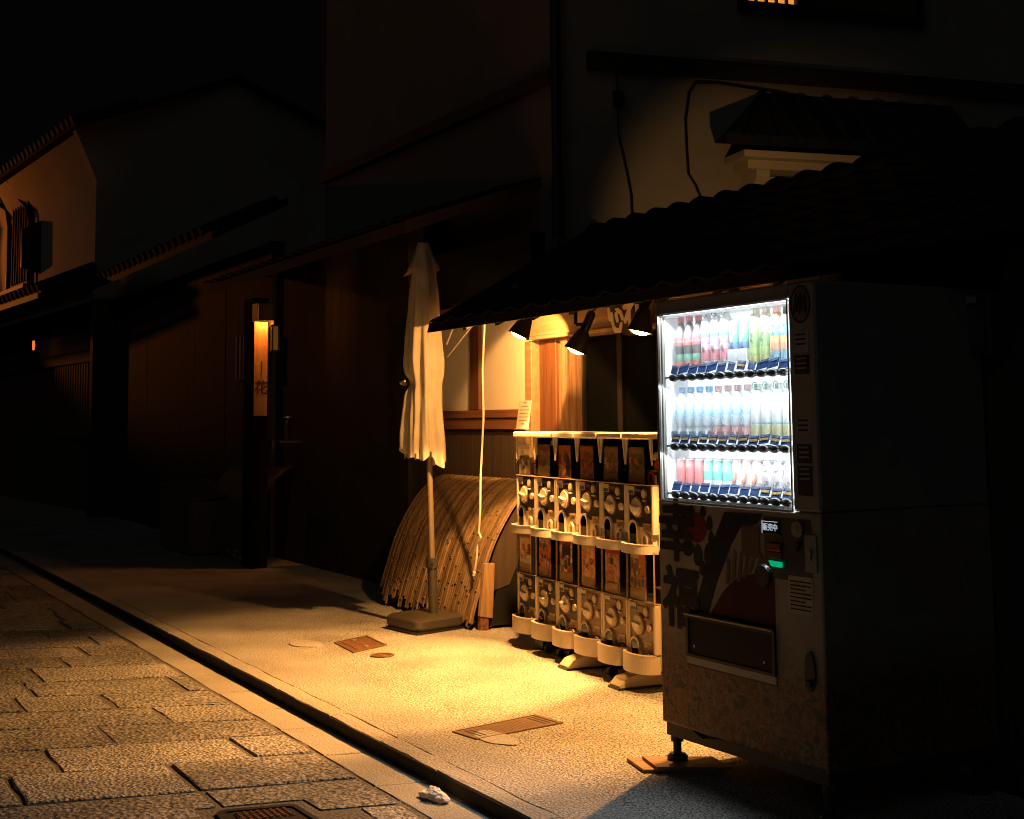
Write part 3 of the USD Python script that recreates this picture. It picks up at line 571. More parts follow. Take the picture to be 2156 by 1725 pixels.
for z in zc:
    q = (2.75 - z) / .22; c = axis_at(z)
    for j in range(48):
        th = 2 * np.pi * j / 48; rr = (.042 + .066 * q ** 1.2) * (1 + .12 * q * math.cos(6 * th + 1) + .34 * q * max(0, math.cos(th - math.radians(250))) ** 3); V.append((c[0] + rr * math.cos(th), c[1] + rr * math.sin(th), z - .025 * q * math.cos(3 * th)))
for k in range(8):
    for j in range(48): a, b = k * 48 + j, k * 48 + (j + 1) % 48; F += [(a, b, b + 48), (a, b + 48, a + 48)]
V.append(tuple(axis_at(2.755))); F += [(len(V) - 1, (j + 1) % 48, j) for j in range(48)]
put(t, 'top_cap', MB().add(np.array(V), F), M_cloth, smooth=True)
c = axis_at(1.745); an = np.linspace(0, 2 * np.pi, 30)
put(t, 'tie_strap', MB().tube([(c[0] - .03 + .135 * math.cos(a), c[1] - .055 + .125 * math.sin(a), 1.745 + .015 * math.cos(a)) for a in np.linspace(math.radians(195), math.radians(285), 12)], .009, 6), M_cloth)
for j in range(0, NT, 12):
    q_ = np.array(V0[(len(zs) - 1) * NT + j]); cc = np.array([*axis_at(q_[2])[:2], q_[2]]); o_ = (q_ - cc) / np.linalg.norm(q_ - cc)
    put(t, 'rib_tip', MB().cyl(q_ + [0, 0, .03], q_ - [0, 0, .012] + o_ * .004, .0065, n=8), M_plastic)
put(t, 'pole', MB().cyl(axis_at(.13), axis_at(2.74), .021, n=18), M_pole, smooth=40)
put(t, 'pole_sleeve', MB().cyl(axis_at(.115), axis_at(.44), .034, n=18).cyl(axis_at(.43), axis_at(.50), .042, n=18), M_plastic, smooth=40)
put(t, 'clamp_knob', MB().cyl(axis_at(.46) + [.03, -.02, 0], axis_at(.46) + [.075, -.055, 0], .016, n=12), M_black)
Lp, Fp, Rp = np.array([-8.88, 3.88]), np.array([-8.44, 3.93]), np.array([-8.56, 4.36]); Kp = Lp + Rp - Fp
Q = np.array([Lp, Fp, Rp, Kp]); cq = Q.mean(0); ins = lambda k: cq + (Q - cq) * k
rnd = lambda q, r: np.array(Polygon(q).buffer(-r).buffer(r, 4).exterior.coords)[:-1]
put(t, 'base', MB().hull(np.vstack([np.c_[rnd(ins(.93), .04), np.full(len(rnd(ins(.93), .04)), .018)], np.c_[rnd(ins(1.0), .05), np.full(len(rnd(ins(1.0), .05)), .04)], np.c_[rnd(ins(1.0), .05), np.full(len(rnd(ins(1.0), .05)), .085)], np.c_[rnd(ins(.90), .06), np.full(len(rnd(ins(.9), .06)), .105)], np.c_[rnd(ins(.45), .05), np.full(len(rnd(ins(.45), .05)), .122)]])), M_plastic, smooth=25)
put(t, 'base_foot', MB().hull(np.vstack([np.c_[ins(.97), np.zeros(4)], np.c_[ins(.97), np.full(4, .017)]])), M_black)

# cord and stays
M_cord = mat('white_cord', (.74, .70, .60), rough=.6, var=.05)
t = thing('power_cord', 'thin white cord hanging from the eave in front of the bamboo fence', 'cord', (-8.35, 4.4, 2.2))
pts = np.array([(-8.30, 4.4, 2.28), (-8.311, 4.4, 2.12), (-8.344, 4.4, 1.819), (-8.334, 4.4, 1.484), (-8.362, 4.4, 1.25), (-8.383, 4.4, 1.084), (-8.394, 4.4, .818), (-8.417, 4.4, .684), (-8.397, 4.4, .66), (-8.385, 4.4, .647), (-8.433, 4.4, .60), (-8.456, 4.4, .483), (-8.488, 4.4, .40)])
tt = np.linspace(0, 1, len(pts)); sm = np.c_[[np.interp(np.linspace(0, 1, 80), tt, pts[:, i]) for i in range(3)]].T
put(t, 'cord', MB().tube(sm, .0075, 8), M_cord, smooth=60); put(t, 'plug', MB().cyl((-8.488, 4.4, .40), (-8.497, 4.4, .372), .011, n=10), M_cord)
for lab, a, b in (('long thin white stay slanting down from the eave behind the parasol', (-8.46, 4.42, 2.19), (-9.15, 4.52, 1.955)), ('short thin white stay above the long one behind the parasol', (-8.88, 4.45, 2.19), (-9.12, 4.5, 2.05))):
    t = thing('eave_stay', lab, 'stay', a); put(t, 'rod', MB().tube([a, np.add(a, b) / 2, b], .007, 8), M_cord); put(t, 'end_eye', MB().cyl(np.add(a, [0, -.012, 0]), np.add(a, [0, .012, 0]), .013, n=10), M_cord)

# ================================================================ capsule machines
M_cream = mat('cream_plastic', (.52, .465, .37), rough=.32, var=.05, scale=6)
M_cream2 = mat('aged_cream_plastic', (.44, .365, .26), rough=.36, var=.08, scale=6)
M_navy = mat('black_panel_print', (.014, .013, .016), color2=(.045, .035, .03), rough=.35, scale=60)
M_bronze = mat('brown_panel_print', (.10, .06, .03), color2=(.24, .15, .08), rough=.4, scale=45)
M_clear = pane('clear_acrylic', (.93, .92, .90))
M_hole = mat('chute_dark', (.02, .018, .017), rough=.4)
M_grey = mat('grey_plastic', (.22, .19, .15), rough=.4)
M_inside = mat('case_back', (.055, .045, .04), rough=.6)
def poster(name, cols, scale, seed, stretch=(1, 1, 1)):
    cols = [tuple(np.minimum(np.array(c) * 2.3 + .03, .8)) for c in cols]
    ramp = [(i / len(cols) + .001, c) for i, c in enumerate(cols)]
    return material(name, {'g': ('geometry', {}), 'mp': ('mapping', {'location': (seed, seed * 1.7, seed * .3), 'scale': stretch}), 'v': ('voronoi_texture', {'scale': scale, 'randomness': 1.0}), 'n': ('noise_texture', {'scale': scale * 1.6, 'detail': 5.0, 'distortion': 1.0}),
        's': ('separate_color', {}), 'ma': ('math', {'math_type': 'multiply_add', 'value2': .55, 'value3': 0.0}), 'mb': ('math', {'math_type': 'multiply_add', 'value2': .5}), 'r': ('rgb_ramp', {'ramp': ramp, 'interpolate': False}), 'p': ('principled_bsdf', {'roughness': .35})},
        [('g.position', 'mp.vector'), ('mp.vector', 'v.vector'), ('mp.vector', 'n.vector'), ('v.color', 's.color'), ('s.r', 'ma.value1'), ('ma.value', 'mb.value3'), ('n.fac', 'mb.value1'), ('mb.value', 'r.fac'), ('r.color', 'p.base_color')], 'p.BSDF')
pal = {
 'sandy': [(.40, .27, .13), (.50, .36, .2), (.16, .09, .05), (.45, .30, .15)], 'green': [(.05, .07, .04), (.09, .10, .05), (.16, .13, .07), (.04, .05, .04)],
 'orange': [(.32, .13, .04), (.25, .10, .04), (.10, .05, .03), (.38, .20, .08)], 'maroon': [(.11, .03, .02), (.16, .06, .04), (.07, .025, .02), (.22, .10, .06)],
 'brown': [(.09, .05, .03), (.13, .08, .05), (.06, .04, .03), (.17, .11, .07)], 'grey': [(.06, .055, .045), (.08, .07, .055), (.05, .05, .05), (.11, .09, .06)],
 'pale': [(.40, .33, .22), (.46, .38, .26), (.36, .26, .15), (.30, .06, .04)], 'purple': [(.07, .03, .04), (.10, .05, .06), (.30, .10, .05), (.05, .03, .04)],
 'photo': [(.42, .32, .19), (.35, .26, .16), (.10, .06, .05), (.40, .10, .04)], 'rust': [(.17, .06, .03), (.25, .10, .05), (.36, .22, .12), (.10, .05, .03)],
 'rose': [(.20, .08, .05), (.15, .07, .04), (.27, .14, .09), (.12, .05, .03)], 'noir': [(.05, .045, .045), (.08, .07, .06), (.04, .035, .04), (.40, .18, .03)]}
UP, LO = ['sandy', 'green', 'orange', 'maroon', 'brown', 'grey'], ['pale', 'purple', 'photo', 'rust', 'rose', 'noir']
say = {'sandy': 'sandy poster', 'green': 'dark green poster', 'orange': 'orange brown poster', 'maroon': 'plain maroon poster', 'brown': 'dark brown poster with a pale foot', 'grey': 'dark poster and orange balls',
 'pale': 'pale poster with a red dot', 'purple': 'dark purple poster and a pale card', 'photo': 'tan photo poster', 'rust': 'rust red speckled poster', 'rose': 'rosy brown patterned poster', 'noir': 'black and orange poster'}
PM = {k: poster('poster_' + k, v, 34, i * 1.37) for i, (k, v) in enumerate(pal.items())}
M_card = {k: mat('card_' + k, c, rough=.4, var=.12, scale=40) for k, c in (('tan', (.36, .24, .12)), ('dark', (.05, .045, .04)), ('red', (.35, .06, .03)), ('pale', (.5, .42, .3)), ('orange', (.55, .20, .03)), ('brown', (.16, .10, .06)))}
UW, UH = .302, .634
G0, GDIR = np.array([-7.70 + .05, 4.352]), math.radians(-5.6)
def capsule_machine(i, upper, label, pk):
    base = G0 + np.array([math.cos(GDIR), math.sin(GDIR)]) * (UW + .004) * i; z0 = .112 + (UH if upper else 0)
    t = thing('capsule_machine', label, 'capsule machine', (base[0], base[1], z0), math.degrees(GDIR), 'two rows of capsule toy machines')
    h = UW / 2; P = lambda name, mb, m, **k: put(t, name, mb, m, local=True, **k)
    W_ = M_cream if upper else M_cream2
    panel_mat = M_bronze if (not upper and i >= 3) else M_navy
    P('body', MB().box(-h, h, .035, .42, .0, .352, c=.006).box(-h + .004, h - .004, .40, .42, .353, .63), W_)
    for s in (-1, 1): P('side_pillar', MB().box(min(s * h, s * (h - .022)), max(s * h, s * (h - .022)), -.004, .034, .088, .352, c=.005), W_)
    P('control_panel', box(-h + .024, h - .024, .004, .034, .125, .352, c=.003), panel_mat)
    P('lower_panel', MB().prism(sbox(-h + .024, .1, h - .024, .1).buffer(.001), .0, .001).box(-h + .024, h - .024, .008, .034, .0, .124), W_)
    # turning knob
    kx, kz = -.028, .232
    P('knob_ring', MB().prism(Point(kx, kz).buffer(.060, 10), -.004, .003), M_card['brown'])
    P('knob_dial', MB().cyl((kx, -.012, kz), (kx, .0, kz), .050, .053, n=28), W_, smooth=30)
    P('knob_grip', MB().hull([(kx + x * .8, y, kz + z) for x, y, z in ((-.066, -.022, .004), (.046, -.022, -.016), (-.050, -.030, .010), (.036, -.030, -.002), (-.066, -.012, -.004), (.052, -.012, -.022), (-.06, -.012, .016), (.05, -.012, .004), (.0, -.030, -.030), (.0, -.012, -.044), (-.03, -.026, -.026), (.025, -.026, -.03))]), W_, smooth=50)
    P('coin_slot', MB().cyl((.052, -.004, .308), (.052, .003, .308), .027, n=20), M_grey, smooth=30)
    P('coin_slot_face', MB().cyl((.052, -.007, .308), (.052, -.0045, .308), .021, n=20).box(.049, .055, -.009, -.0071, .296, .320), W_)
    P('slot_lip', box(.046, .074, -.012, .003, .268, .275, c=.002), W_)
    P('return_button', MB().cyl((.094, -.010, .226), (.094, .003, .226), .020, .022, n=18), W_, smooth=30)
    P('corner_label', MB().box(-h + .026, -.062, -.001, .003, .300, .345).box(-h + .03, -.07, -.0025, -.0012, .327, .343), W_)
    P('corner_print', box(-h + .031, -.068, -.0025, -.0012, .303, .322), M_card['dark'])
    P('brand_strip', box(-.05, .018, -.001, .003, .318, .332), M_card['brown'])
    P('price_plate', box(.034, .112, -.001, .007, .104, .150, c=.001), M_card['tan'])
    P('price_figures', facing(meshkit.text_mesh('200', .024, .001), .046, -.0012, .115), M_card['dark'])
    # delivery mouth: a dark arched opening, and the coin cup beside it
    arch = sbox(-.112, .018, -.026, .105).union(Point(-.069, .107).buffer(.043, 10))
    P('chute_surround', MB().prism(arch.buffer(.012).difference(arch), -.010, .0075), W_)
    P('chute', MB().prism(arch, -.002, .0075), M_hole)
    P('chute_flap', MB().prism(arch.buffer(-.006).intersection(sbox(-1, .085, 1, .2)), -.007, -.0025), pane('smoked_flap', (.35, .30, .25)))
    cup = sbox(.052, .03, .086, .062).union(Point(.069, .066).buffer(.017, 8))
    P('coin_cup_surround', MB().prism(cup.buffer(.012).difference(cup), -.012, .0075), W_); P('coin_cup', MB().prism(cup, -.002, .0075), M_grey)
    # tray: a rounded bowl with a thick lip
    hgt = .034 if upper else .082; dp = .085
    a = np.linspace(0, np.pi, 19); out = [(-h * .985 * np.cos(q) , .03 - (dp + .03) * np.sin(q) ** .62) for q in a]
    o = Polygon(out).buffer(0); inner = o.buffer(-.012).difference(sbox(-1, .005, 1, 1))
    P('tray', MB().slab(o, -.012, .004).slab(o.difference(inner), .004, hgt), W_)
    rim = o.difference(o.buffer(-.017)).difference(sbox(-1, .006, 1, 1))
    P('tray_lip', MB().slab(rim.buffer(.0015), hgt, hgt + .006), W_)
    # clear case
    zc0, zc1 = .354, .606 if upper else .634
    P('case_pane', MB().box(-h + .003, h - .003, -.004, -.001, zc0, zc1).box(-h + .001, -h + .003, -.001, .38, zc0, zc1).box(h - .003, h - .001, -.001, .38, zc0, zc1), M_clear)
    P('case_rim', MB().box(-h, h, -.007, .036, .3522, .3585, c=.002), mat('acrylic_edge', (.26, .19, .12), rough=.15, var=.05))
    for s in (-1, 1): P('case_corner', MB().hull([(s * (h - .001), y, z) for y in (-.006, .004) for z in (zc0 + (.11 if upper else .0), zc1)] + [(s * (h - .004), -.006, zc0 + (.11 if upper else .0)), (s * (h - (.034 if upper else .005)), -.004, zc1), (s * (h - (.032 if upper else .005)), .004, zc1)]), W_ if upper else mats['acrylic_edge'])
    P('case_back', box(-h + .006, h - .006, .20, .21, zc0, zc1), M_inside)
    P('shelf', box(-.0, h - .01, .05, .2, .43, .436), W_ if i == 5 and upper else M_inside)
    cw = .175
    P('display_card', MB().box(-h + .012, -h + .012 + cw, .012, .015, zc0 + .007, zc1 - (.045 if upper else .014)), PM[pk])
    pr = random.Random(i * 2 + upper); zt = zc1 - (.05 if upper else .02)
    P('card_title', box(-h + .018, -h + cw + .002, .0095, .0118, zt - .030, zt - .004), M_card[pr.choice(('pale', 'red', 'orange', 'tan'))])
    for _ in range(7):
        cx_, cz_ = -h + .03 + pr.random() * (cw - .035), zc0 + .085 + pr.random() * (zt - zc0 - .15); r_c = .008 + .012 * pr.random()
        P('card_picture', MB().prism(Point(cx_, cz_).buffer(r_c, 6) if pr.random() < .55 else sbox(cx_ - r_c, cz_ - r_c, cx_ + r_c, cz_ + 1.2 * r_c), .0093 + .0002 * _, .0118), M_card[pr.choice(('dark', 'red', 'pale', 'orange', 'brown', 'tan'))])
    if upper:
        P('lid', MB().box(-h - .001, h + .001, -.028, .43, .605, .642, c=.008), W_)
        if pk in ('brown', 'grey', 'green'): P('card_foot', box(-h + .012, -h + .012 + cw, .009, .0118, zc0 + .007, zc0 + .058), M_card['brown'])
        if pk == 'sandy':
            g = MB()
            for a_, b_ in ((.03, .20), (.07, .21), (.03, .12), (.11, .08), (.06, .05)): g.box(-h + .012 + a_, -h + .04 + a_, .009, .0118, zc0 + b_ - .01, zc0 + b_ + .012)
            P('card_picture', g, M_card['dark']); P('white_figure', MB().hull([(x, .03, zc0 + z) for x, z in ((.06, .01), (.13, .01), (.07, .05), (.12, .05))] + [(x, .05, zc0 + z) for x, z in ((.06, .01), (.13, .01), (.07, .05), (.12, .05))]), W_)
        if pk == 'orange': P('card_picture', MB().prism([(-.03, zc0 + .02), (.015, zc0 + .02), (.02, zc0 + .1), (.0, zc0 + .15), (-.02, zc0 + .1)], .009, .0118), M_card['dark'])
        if pk == 'green': P('white_cap', MB().hull([(x, .03, z) for x, z in ((.0, .555), (.08, .555), (.02, .585), (.06, .59))] + [(x, .08, z) for x, z in ((.0, .555), (.08, .555), (.02, .585), (.06, .59))]), W_)
    else:
        P('card_foot', box(-h + .012, -h + .012 + cw * (.95 if pk != 'purple' else .8), .009, .0118, zc0 + .007, zc0 + .066), M_card['tan'])
        if pk == 'photo':
            P('card_picture', MB().box(-.10, -.02 + .03, .009, .0118, zc0 + .17, zc0 + .235).box(-.06, -.035, .009, .0118, zc0 + .085, zc0 + .14).box(-.02, .01, .009, .0118, zc0 + .11, zc0 + .155), M_card['dark'])
            P('card_picture', box(-.03, .03, .009, .0118, zc0 + .07, zc0 + .085), M_card['red'])
        if pk == 'pale': P('card_picture', MB().prism(Point(-.0, zc0 + .15).buffer(.012), .009, .0118).box(-.10, -.02, .009, .0118, zc0 + .09, zc0 + .093), M_card['red'])
        if pk == 'purple':
            P('card_picture', MB().prism(Point(-.09, zc0 + .17).buffer(.018).union(Point(-.03, zc0 + .165).buffer(.022)).union(Point(.02, zc0 + .155).buffer(.014)), .009, .0118), M_card['orange'])
            P('card_picture', MB().prism(Point(-.04, zc0 + .10).buffer(.014).union(Point(.0, zc0 + .10).buffer(.013)), .009, .0118), M_card['pale'])
        if pk == 'noir':
            P('card_picture', MB().prism([(-.04, zc0 + .25), (.035, zc0 + .25), (.038, zc0 + .06), (.022, zc0 + .06), (.02, zc0 + .16), (-.03, zc0 + .12), (-.02, zc0 + .17), (.0, zc0 + .19), (-.04, zc0 + .21)], .009, .0118), M_card['orange'])
            g = MB()
            for k in range(4): g.prism(sbox(-.135 + .042 * k, zc0 + .075, -.098 + .042 * k, zc0 + .13).difference(sbox(-.132 + .042 * k, zc0 + .079, -.101 + .042 * k, zc0 + .126)), .0075, .0089)
            P('little_frame', g, M_card['pale'])
    return t
nth = ['leftmost', 'second from left', 'third from left', 'fourth from left', 'fifth from left', 'rightmost']
for i in range(6):
    capsule_machine(i, True, f'capsule machine with {say[UP[i]]}, {nth[i]} in upper row', UP[i])
    capsule_machine(i, False, f'capsule machine with {say[LO[i]]}, {nth[i]} in lower row', LO[i])
def gl(i, x, y, z):
    c, s_ = math.cos(GDIR), math.sin(GDIR); b = G0 + np.array([c, s_]) * (UW + .004) * i; return np.array([b[0] + x * c - y * s_, b[1] + x * s_ + y * c, z])
M_caps = {'red': mat('capsule_red', (.62, .045, .01), rough=.2, var=.05), 'white': mat('capsule_clear', (.50, .50, .42), rough=.2, var=.2, scale=60), 'green': mat('capsule_green', (.12, .22, .06), rough=.25, var=.2)}
zU = .112 + UH
for lab, i, x, y, z, r, m in (('orange red toy ball on the shelf of the rightmost upper capsule machine', 5, .085, .075, zU + .462, .027, 'red'), ('pale clear capsule resting on the orange red ball', 5, .060, .08, zU + .508, .027, 'white'), ('dim red ball half behind the poster of the rightmost upper capsule machine', 5, .030, .11, zU + .462, .025, 'red'),
        ('small green ball at the right edge of the rightmost upper capsule machine', 5, .128, .10, zU + .456, .018, 'green'), ('green capsule in the fifth upper capsule machine', 4, .085, .10, zU + .48, .026, 'green')):
    p = gl(i, x, y, z); t = thing('toy_capsule', lab, 'toy', p)
    put(t, 'lower_half', MB().lathe([(0, -r)] + [(r * math.cos(a), r * math.sin(a)) for a in np.linspace(-1.4, 0, 7)], p, 20), M_caps[m], smooth=True)
    put(t, 'upper_half', MB().lathe([(r * math.cos(a), r * math.sin(a)) for a in np.linspace(0, 1.4, 7)] + [(0, r)], p, 20), M_caps[m], smooth=True)
    put(t, 'seam', MB().lathe([(r * 1.02, -.001), (r * 1.02, .001), (r * .9, .001), (r * .9, -.001), (r * 1.02, -.001)], p, 20), M_caps[m])
t = thing('toy_ring', 'orange toy ring standing at the foot of the rightmost upper capsule machine', 'toy', gl(5, .05, .06, zU + .40))
put(t, 'ring', MB().tube([gl(5, .045 + .030 * math.cos(a), .05, zU + .392 + .034 * math.sin(a)) for a in np.linspace(0, 2 * np.pi, 26)], .008, 8), M_caps['red'], smooth=True)
put(t, 'stand', MB().cyl(gl(5, .095, .05, zU + .36), gl(5, .095, .05, zU + .41), .009, .006), M_cream)
# stand under them
t = thing('machine_stand', 'low black stand with cream wedge feet under the capsule machines', 'stand', (*gl(2.5, 0, .2, 0)[:2], 0), math.degrees(GDIR))
for i in (0.5, 2.5, 4.5): put(t, 'crossbeam', MB().hull([gl(i + a, 0, y, z) for a in (-.45, .45) for y in (.06, .38) for z in (.075, .098)]), M_black)
for i in (.35, 1.6, 2.62, 4.72): 
    pr_ = [(-.125, .002), (-.125, .02), (-.09, .055), (-.03, .072), (.38, .074), (.38, .002)] if i > 2 else [(.03, .002), (.03, .05), (.06, .074), (.38, .074), (.38, .002)]
    m = MB().hull([gl(i, x, y, z) for x in (-.06, .06) for y, z in pr_]); put(t, 'foot', m, M_cream2 if i > 2 else M_black)
    if i > 2: put(t, 'foot_pad', MB().hull([gl(i, x, y, z) for x in (-.066, .066) for y in (-.135, .38) for z in (0, .012)]), M_black)
for i in (0.9, 1.5, 3.7, 4.2): put(t, 'caster', MB().cyl(gl(i, -.01, .02, .03), gl(i, .012, .02, .03), .028, n=14), M_black)
# notice on the top
t = thing('price_notice', 'printed paper notice in a stand on top of the leftmost capsule machines', 'notice', (-7.98, 4.5, 1.40))
put(t, 'stand', MB().hull([(-8.12, 4.52, 1.402), (-7.83, 4.47, 1.402), (-8.12, 4.58, 1.402), (-7.83, 4.53, 1.402), (-8.12, 4.55, 1.41), (-7.83, 4.50, 1.41)]), M_clear)
nq = lambda u, v, o=0: np.array([-8.105 + .25 * u, 4.535 - .045 * u + .03 * v - .004 * o, 1.408 + .19 * v])
put(t, 'paper', MB().hull([nq(u, v, o) for u in (0, 1) for v in (0, 1) for o in (0, .4)]), mat('notice_paper', (.66, .62, .52), rough=.8, var=.04))
ln = MB()
for k, (u0, u1) in enumerate(((.36, .64), (.22, .78), (.12, .88), (.12, .80), (.12, .9), (.12, .86), (.35, .65))):
    v = .90 - .125 * k; ln.hull([nq(u, v_, o) for u in (u0, u1) for v_ in (v, v + (.035 if k else .06)) for o in (.45, .6)])
put(t, 'printed_line', ln, mat('print_grey', (.30, .26, .20), rough=.8), kind='stuff')
# ================================================================ drinks vending machine
VX0, VX1, VF, VB, VZ0, VZ1 = -4.757, -3.738, 3.36, 4.235, .165, 1.967
WX0, WX1, WZ0, WZ1 = -4.733, -3.888, 1.111, 1.905
M_cab = mat('cabinet_paint', (.26, .24, .205), rough=.35, var=.06, scale=5)
M_cabd = mat('cabinet_dark_trim', (.035, .035, .036), rough=.5, spec=.2)
M_steel = mat('dull_steel', (.40, .38, .35), rough=.35, metal=.7)
COOL = (.86, .95, 1.0)
M_back = emit('lit_back_panel', (.88, .95, 1.0), 1.4)
M_led = emit('led_strip', COOL, 11.0)
M_wht = mat('machine_white', (.82, .83, .84), rough=.4, var=.02)
vm = thing('vending_machine', 'lit drinks vending machine with three rows of bottles and cans', 'vending machine', ((VX0 + VX1) / 2, VF, 0))
cab = MB().box(VX0, WX0, VF, VB, WZ0, VZ1, c=.006).box(WX1, VX1, VF, VB, WZ0, VZ1, c=.008).box(WX0 + .0002, WX1 - .0002, VF, VB, WZ1, VZ1, c=.006).box(WX0, WX1, VF + .16, VB, WZ0, WZ1)
put(vm, 'cabinet', cab, M_cab)
lower = MB().hull([(x, y, z) for x, c in ((VX0, 1), (VX1, -1)) for y in (VF + .004, VB) for z in (VZ0 + .02, WZ0 - .002)] + [(VX0 + .006, VF, VZ0 + .03), (VX1 - .008, VF, VZ0 + .03), (VX0 + .006, VF, WZ0 - .008), (VX1 - .008, VF, WZ0 - .008)])
M_print = material('leaf_print', {   # faded printed maple leaves on the lower door, paler above
    'g': ('geometry', {}), 'v': ('voronoi_texture', {'scale': 13.0}), 'n': ('noise_texture', {'scale': 20.0, 'detail': 5.0, 'distortion': 1.4}), 'n2': ('noise_texture', {'scale': 6.0, 'detail': 5.0, 'distortion': .8}),
    's': ('separate_xyz', {}), 'mr': ('map_range', {'from_min': .44, 'from_max': .66, 'to_min': 1.0, 'to_max': 0.0, 'clamp': True}),
    'r': ('rgb_ramp', {'ramp': [(.30, (.03, .045, .02)), (.44, (.10, .06, .035)), (.52, (.21, .15, .09)), (.60, (.15, .035, .018)), (.70, (.22, .10, .035))]}),
    'rb': ('rgb_ramp', {'ramp': [(.35, (.23, .195, .145)), (.65, (.30, .26, .20))]}),
    'mx': ('mix', {'mix_type': 'mix'}), 'p': ('principled_bsdf', {'roughness': .5, 'specular_ior_level': .2})},
    [('g.position', 'n.vector'), ('g.position', 'n2.vector'), ('g.position', 's.vector'), ('s.z', 'mr.value'), ('n.fac', 'r.fac'), ('n2.fac', 'rb.fac'), ('mr.result', 'mx.fac'), ('rb.color', 'mx.color1'), ('r.color', 'mx.color2'), ('mx.color', 'p.base_color')], 'p.BSDF')
put(vm, 'lower_door', lower, M_print)
# illuminated show case
put(vm, 'back_panel', box(WX0 + .004, WX1 - .004, VF + .150, VF + .158, WZ0 + .004, WZ1 - .004), M_back)
put(vm, 'case_side', box(WX0 + .0005, WX0 + .006, VF + .03, VF + .149, WZ0 + .001, WZ1 - .001), M_wht)
put(vm, 'case_side', box(WX1 - .006, WX1 - .0005, VF + .03, VF + .149, WZ0 + .001, WZ1 - .001), M_wht)
put(vm, 'case_floor', box(WX0 + .007, WX1 - .007, VF + .012, VF + .149, WZ0 + .0005, WZ0 + .012), M_wht)
put(vm, 'case_ceiling', box(WX0 + .007, WX1 - .007, VF + .03, VF + .149, WZ1 - .008, WZ1 - .0005), M_wht)
def rect(name, center, x_axis, y_axis, w, h, power):
    """a tube light inside the show case; it shines along x_axis cross y_axis, backwards"""
    l = UsdLux.RectLight.Define(stage, numbered(f'{vm}/{name}')); l.CreateWidthAttr(w); l.CreateHeightAttr(h); l.CreateNormalizeAttr(False); l.CreateIntensityAttr(power); l.CreateColorAttr(Gf.Vec3f(*COOL))
    X, Y = np.asarray(x_axis, float), np.asarray(y_axis, float); X /= np.linalg.norm(X); Y /= np.linalg.norm(Y); Z = np.cross(X, Y); c = np.asarray(center, float) - where[vm][0]
    l.AddTransformOp().Set(Gf.Matrix4d(*X, 0, *Y, 0, *Z, 0, *c, 1))
rect('tube_right', (WX1 - .008, VF + .022, (WZ0 + WZ1) / 2), (-.55, -1, 0), (0, 0, 1), .02, .76, 165.0)
rect('tube_top', ((WX0 + WX1) / 2, VF + .022, WZ1 - .012), (1, 0, 0), (0, 1, -.6), .80, .02, 140.0)
for z_ in (1.60, 1.31): rect('tube_shelf', ((WX0 + WX1) / 2, VF + .024, z_), (1, 0, 0), (0, 1, -.6), .80, .012, 160.0)
fr = sbox(WX0 - .006, WZ0 - .006, WX1 + .004, WZ1 + .004).difference(sbox(WX0 + .004, WZ0 + .003, WX1 - .0015, WZ1 - .003))
put(vm, 'window_frame', MB().prism(fr, VF - .006, VF - .0005), M_steel)
put(vm, 'inner_frame_line', box(WX0 + .014, WX0 + .018, VF + .002, VF + .008, WZ0 + .01, WZ1 - .01), M_cabd)
put(vm, 'window_glass', box(WX0 + .0005, WX1 - .0005, VF + .0005, VF + .003, WZ0, WZ1), pane('machine_glass', (.97, .98, .98)))
put(vm, 'corner_clip', box(WX1 - .05, WX1 - .03, VF + .02, VF + .03, WZ1 - .05, WZ1 - .02), M_cabd)
# button rails, buttons, price cards
M_btn = mat('button_black', (.018, .018, .02), rough=.3)
M_cardn = mat('price_card_navy', (.018, .045, .15), rough=.35, var=.25, scale=70)
M_cards = mat('price_card_strip', (.07, .11, .20), rough=.4)
M_cardy = mat('price_card_amber', (.36, .24, .08), rough=.4, var=.35, scale=120)
railz = (1.636, 1.343, 1.142)
bx = [-4.648 + .0643 * k for k in range(12)]
for r, z in enumerate(railz):
    put(vm, 'button_rail', MB().box(WX0 + .045, WX1 - .018, VF + .018, VF + .050, z - .013, z + .011, c=.004), M_btn)
    put(vm, 'rail_pin', MB().cyl((WX0 + .008, VF + .03, z), (WX0 + .046, VF + .03, z), .004, n=8), M_btn)
    for k, x in enumerate(bx):
        put(vm, 'button', MB().lathe([(0, .0), (.012, .0015), (.0155, .006), (.0165, .014)], n=18).move(trimesh.transformations.rotation_matrix(-math.pi / 2, [1, 0, 0])).move(np.diag([1.75, 1, 1, 1])).move(trimesh.transformations.translation_matrix([x, VF + .005, z - .003])), M_btn, smooth=60)
        hz = z + .013 + (.003 * math.sin(k * 2.1 + r)) ; tl = random.uniform(-.05, .05) * (2.2 if r == 0 else 1)
        w_ = .027; hh = .036
        cq_ = lambda u, v, o: (x + w_ * (2 * u - 1), VF + .016 - o + .012 * v + tl * .12 * (u - .5), hz + hh * v + tl * .12 * (u - .5))
        hq = lambda u0, u1, v0, v1, o: MB().hull([cq_(u, v, o_) for u in (u0, u1) for v in (v0, v1) for o_ in (o, o + .0015)])
        pc = put(vm, 'price_card', hq(0, 1, 0, 1, 0), M_cardn)
        put(pc, 'strip', hq(.08, .92, .76, .95, .0018), M_cards)
        if r == 1 or (r == 2 and k > 8) or (r == 0 and k == 7): put(pc, 'product_picture', hq(.08, .92, .38, .66, .0018), M_cardy)
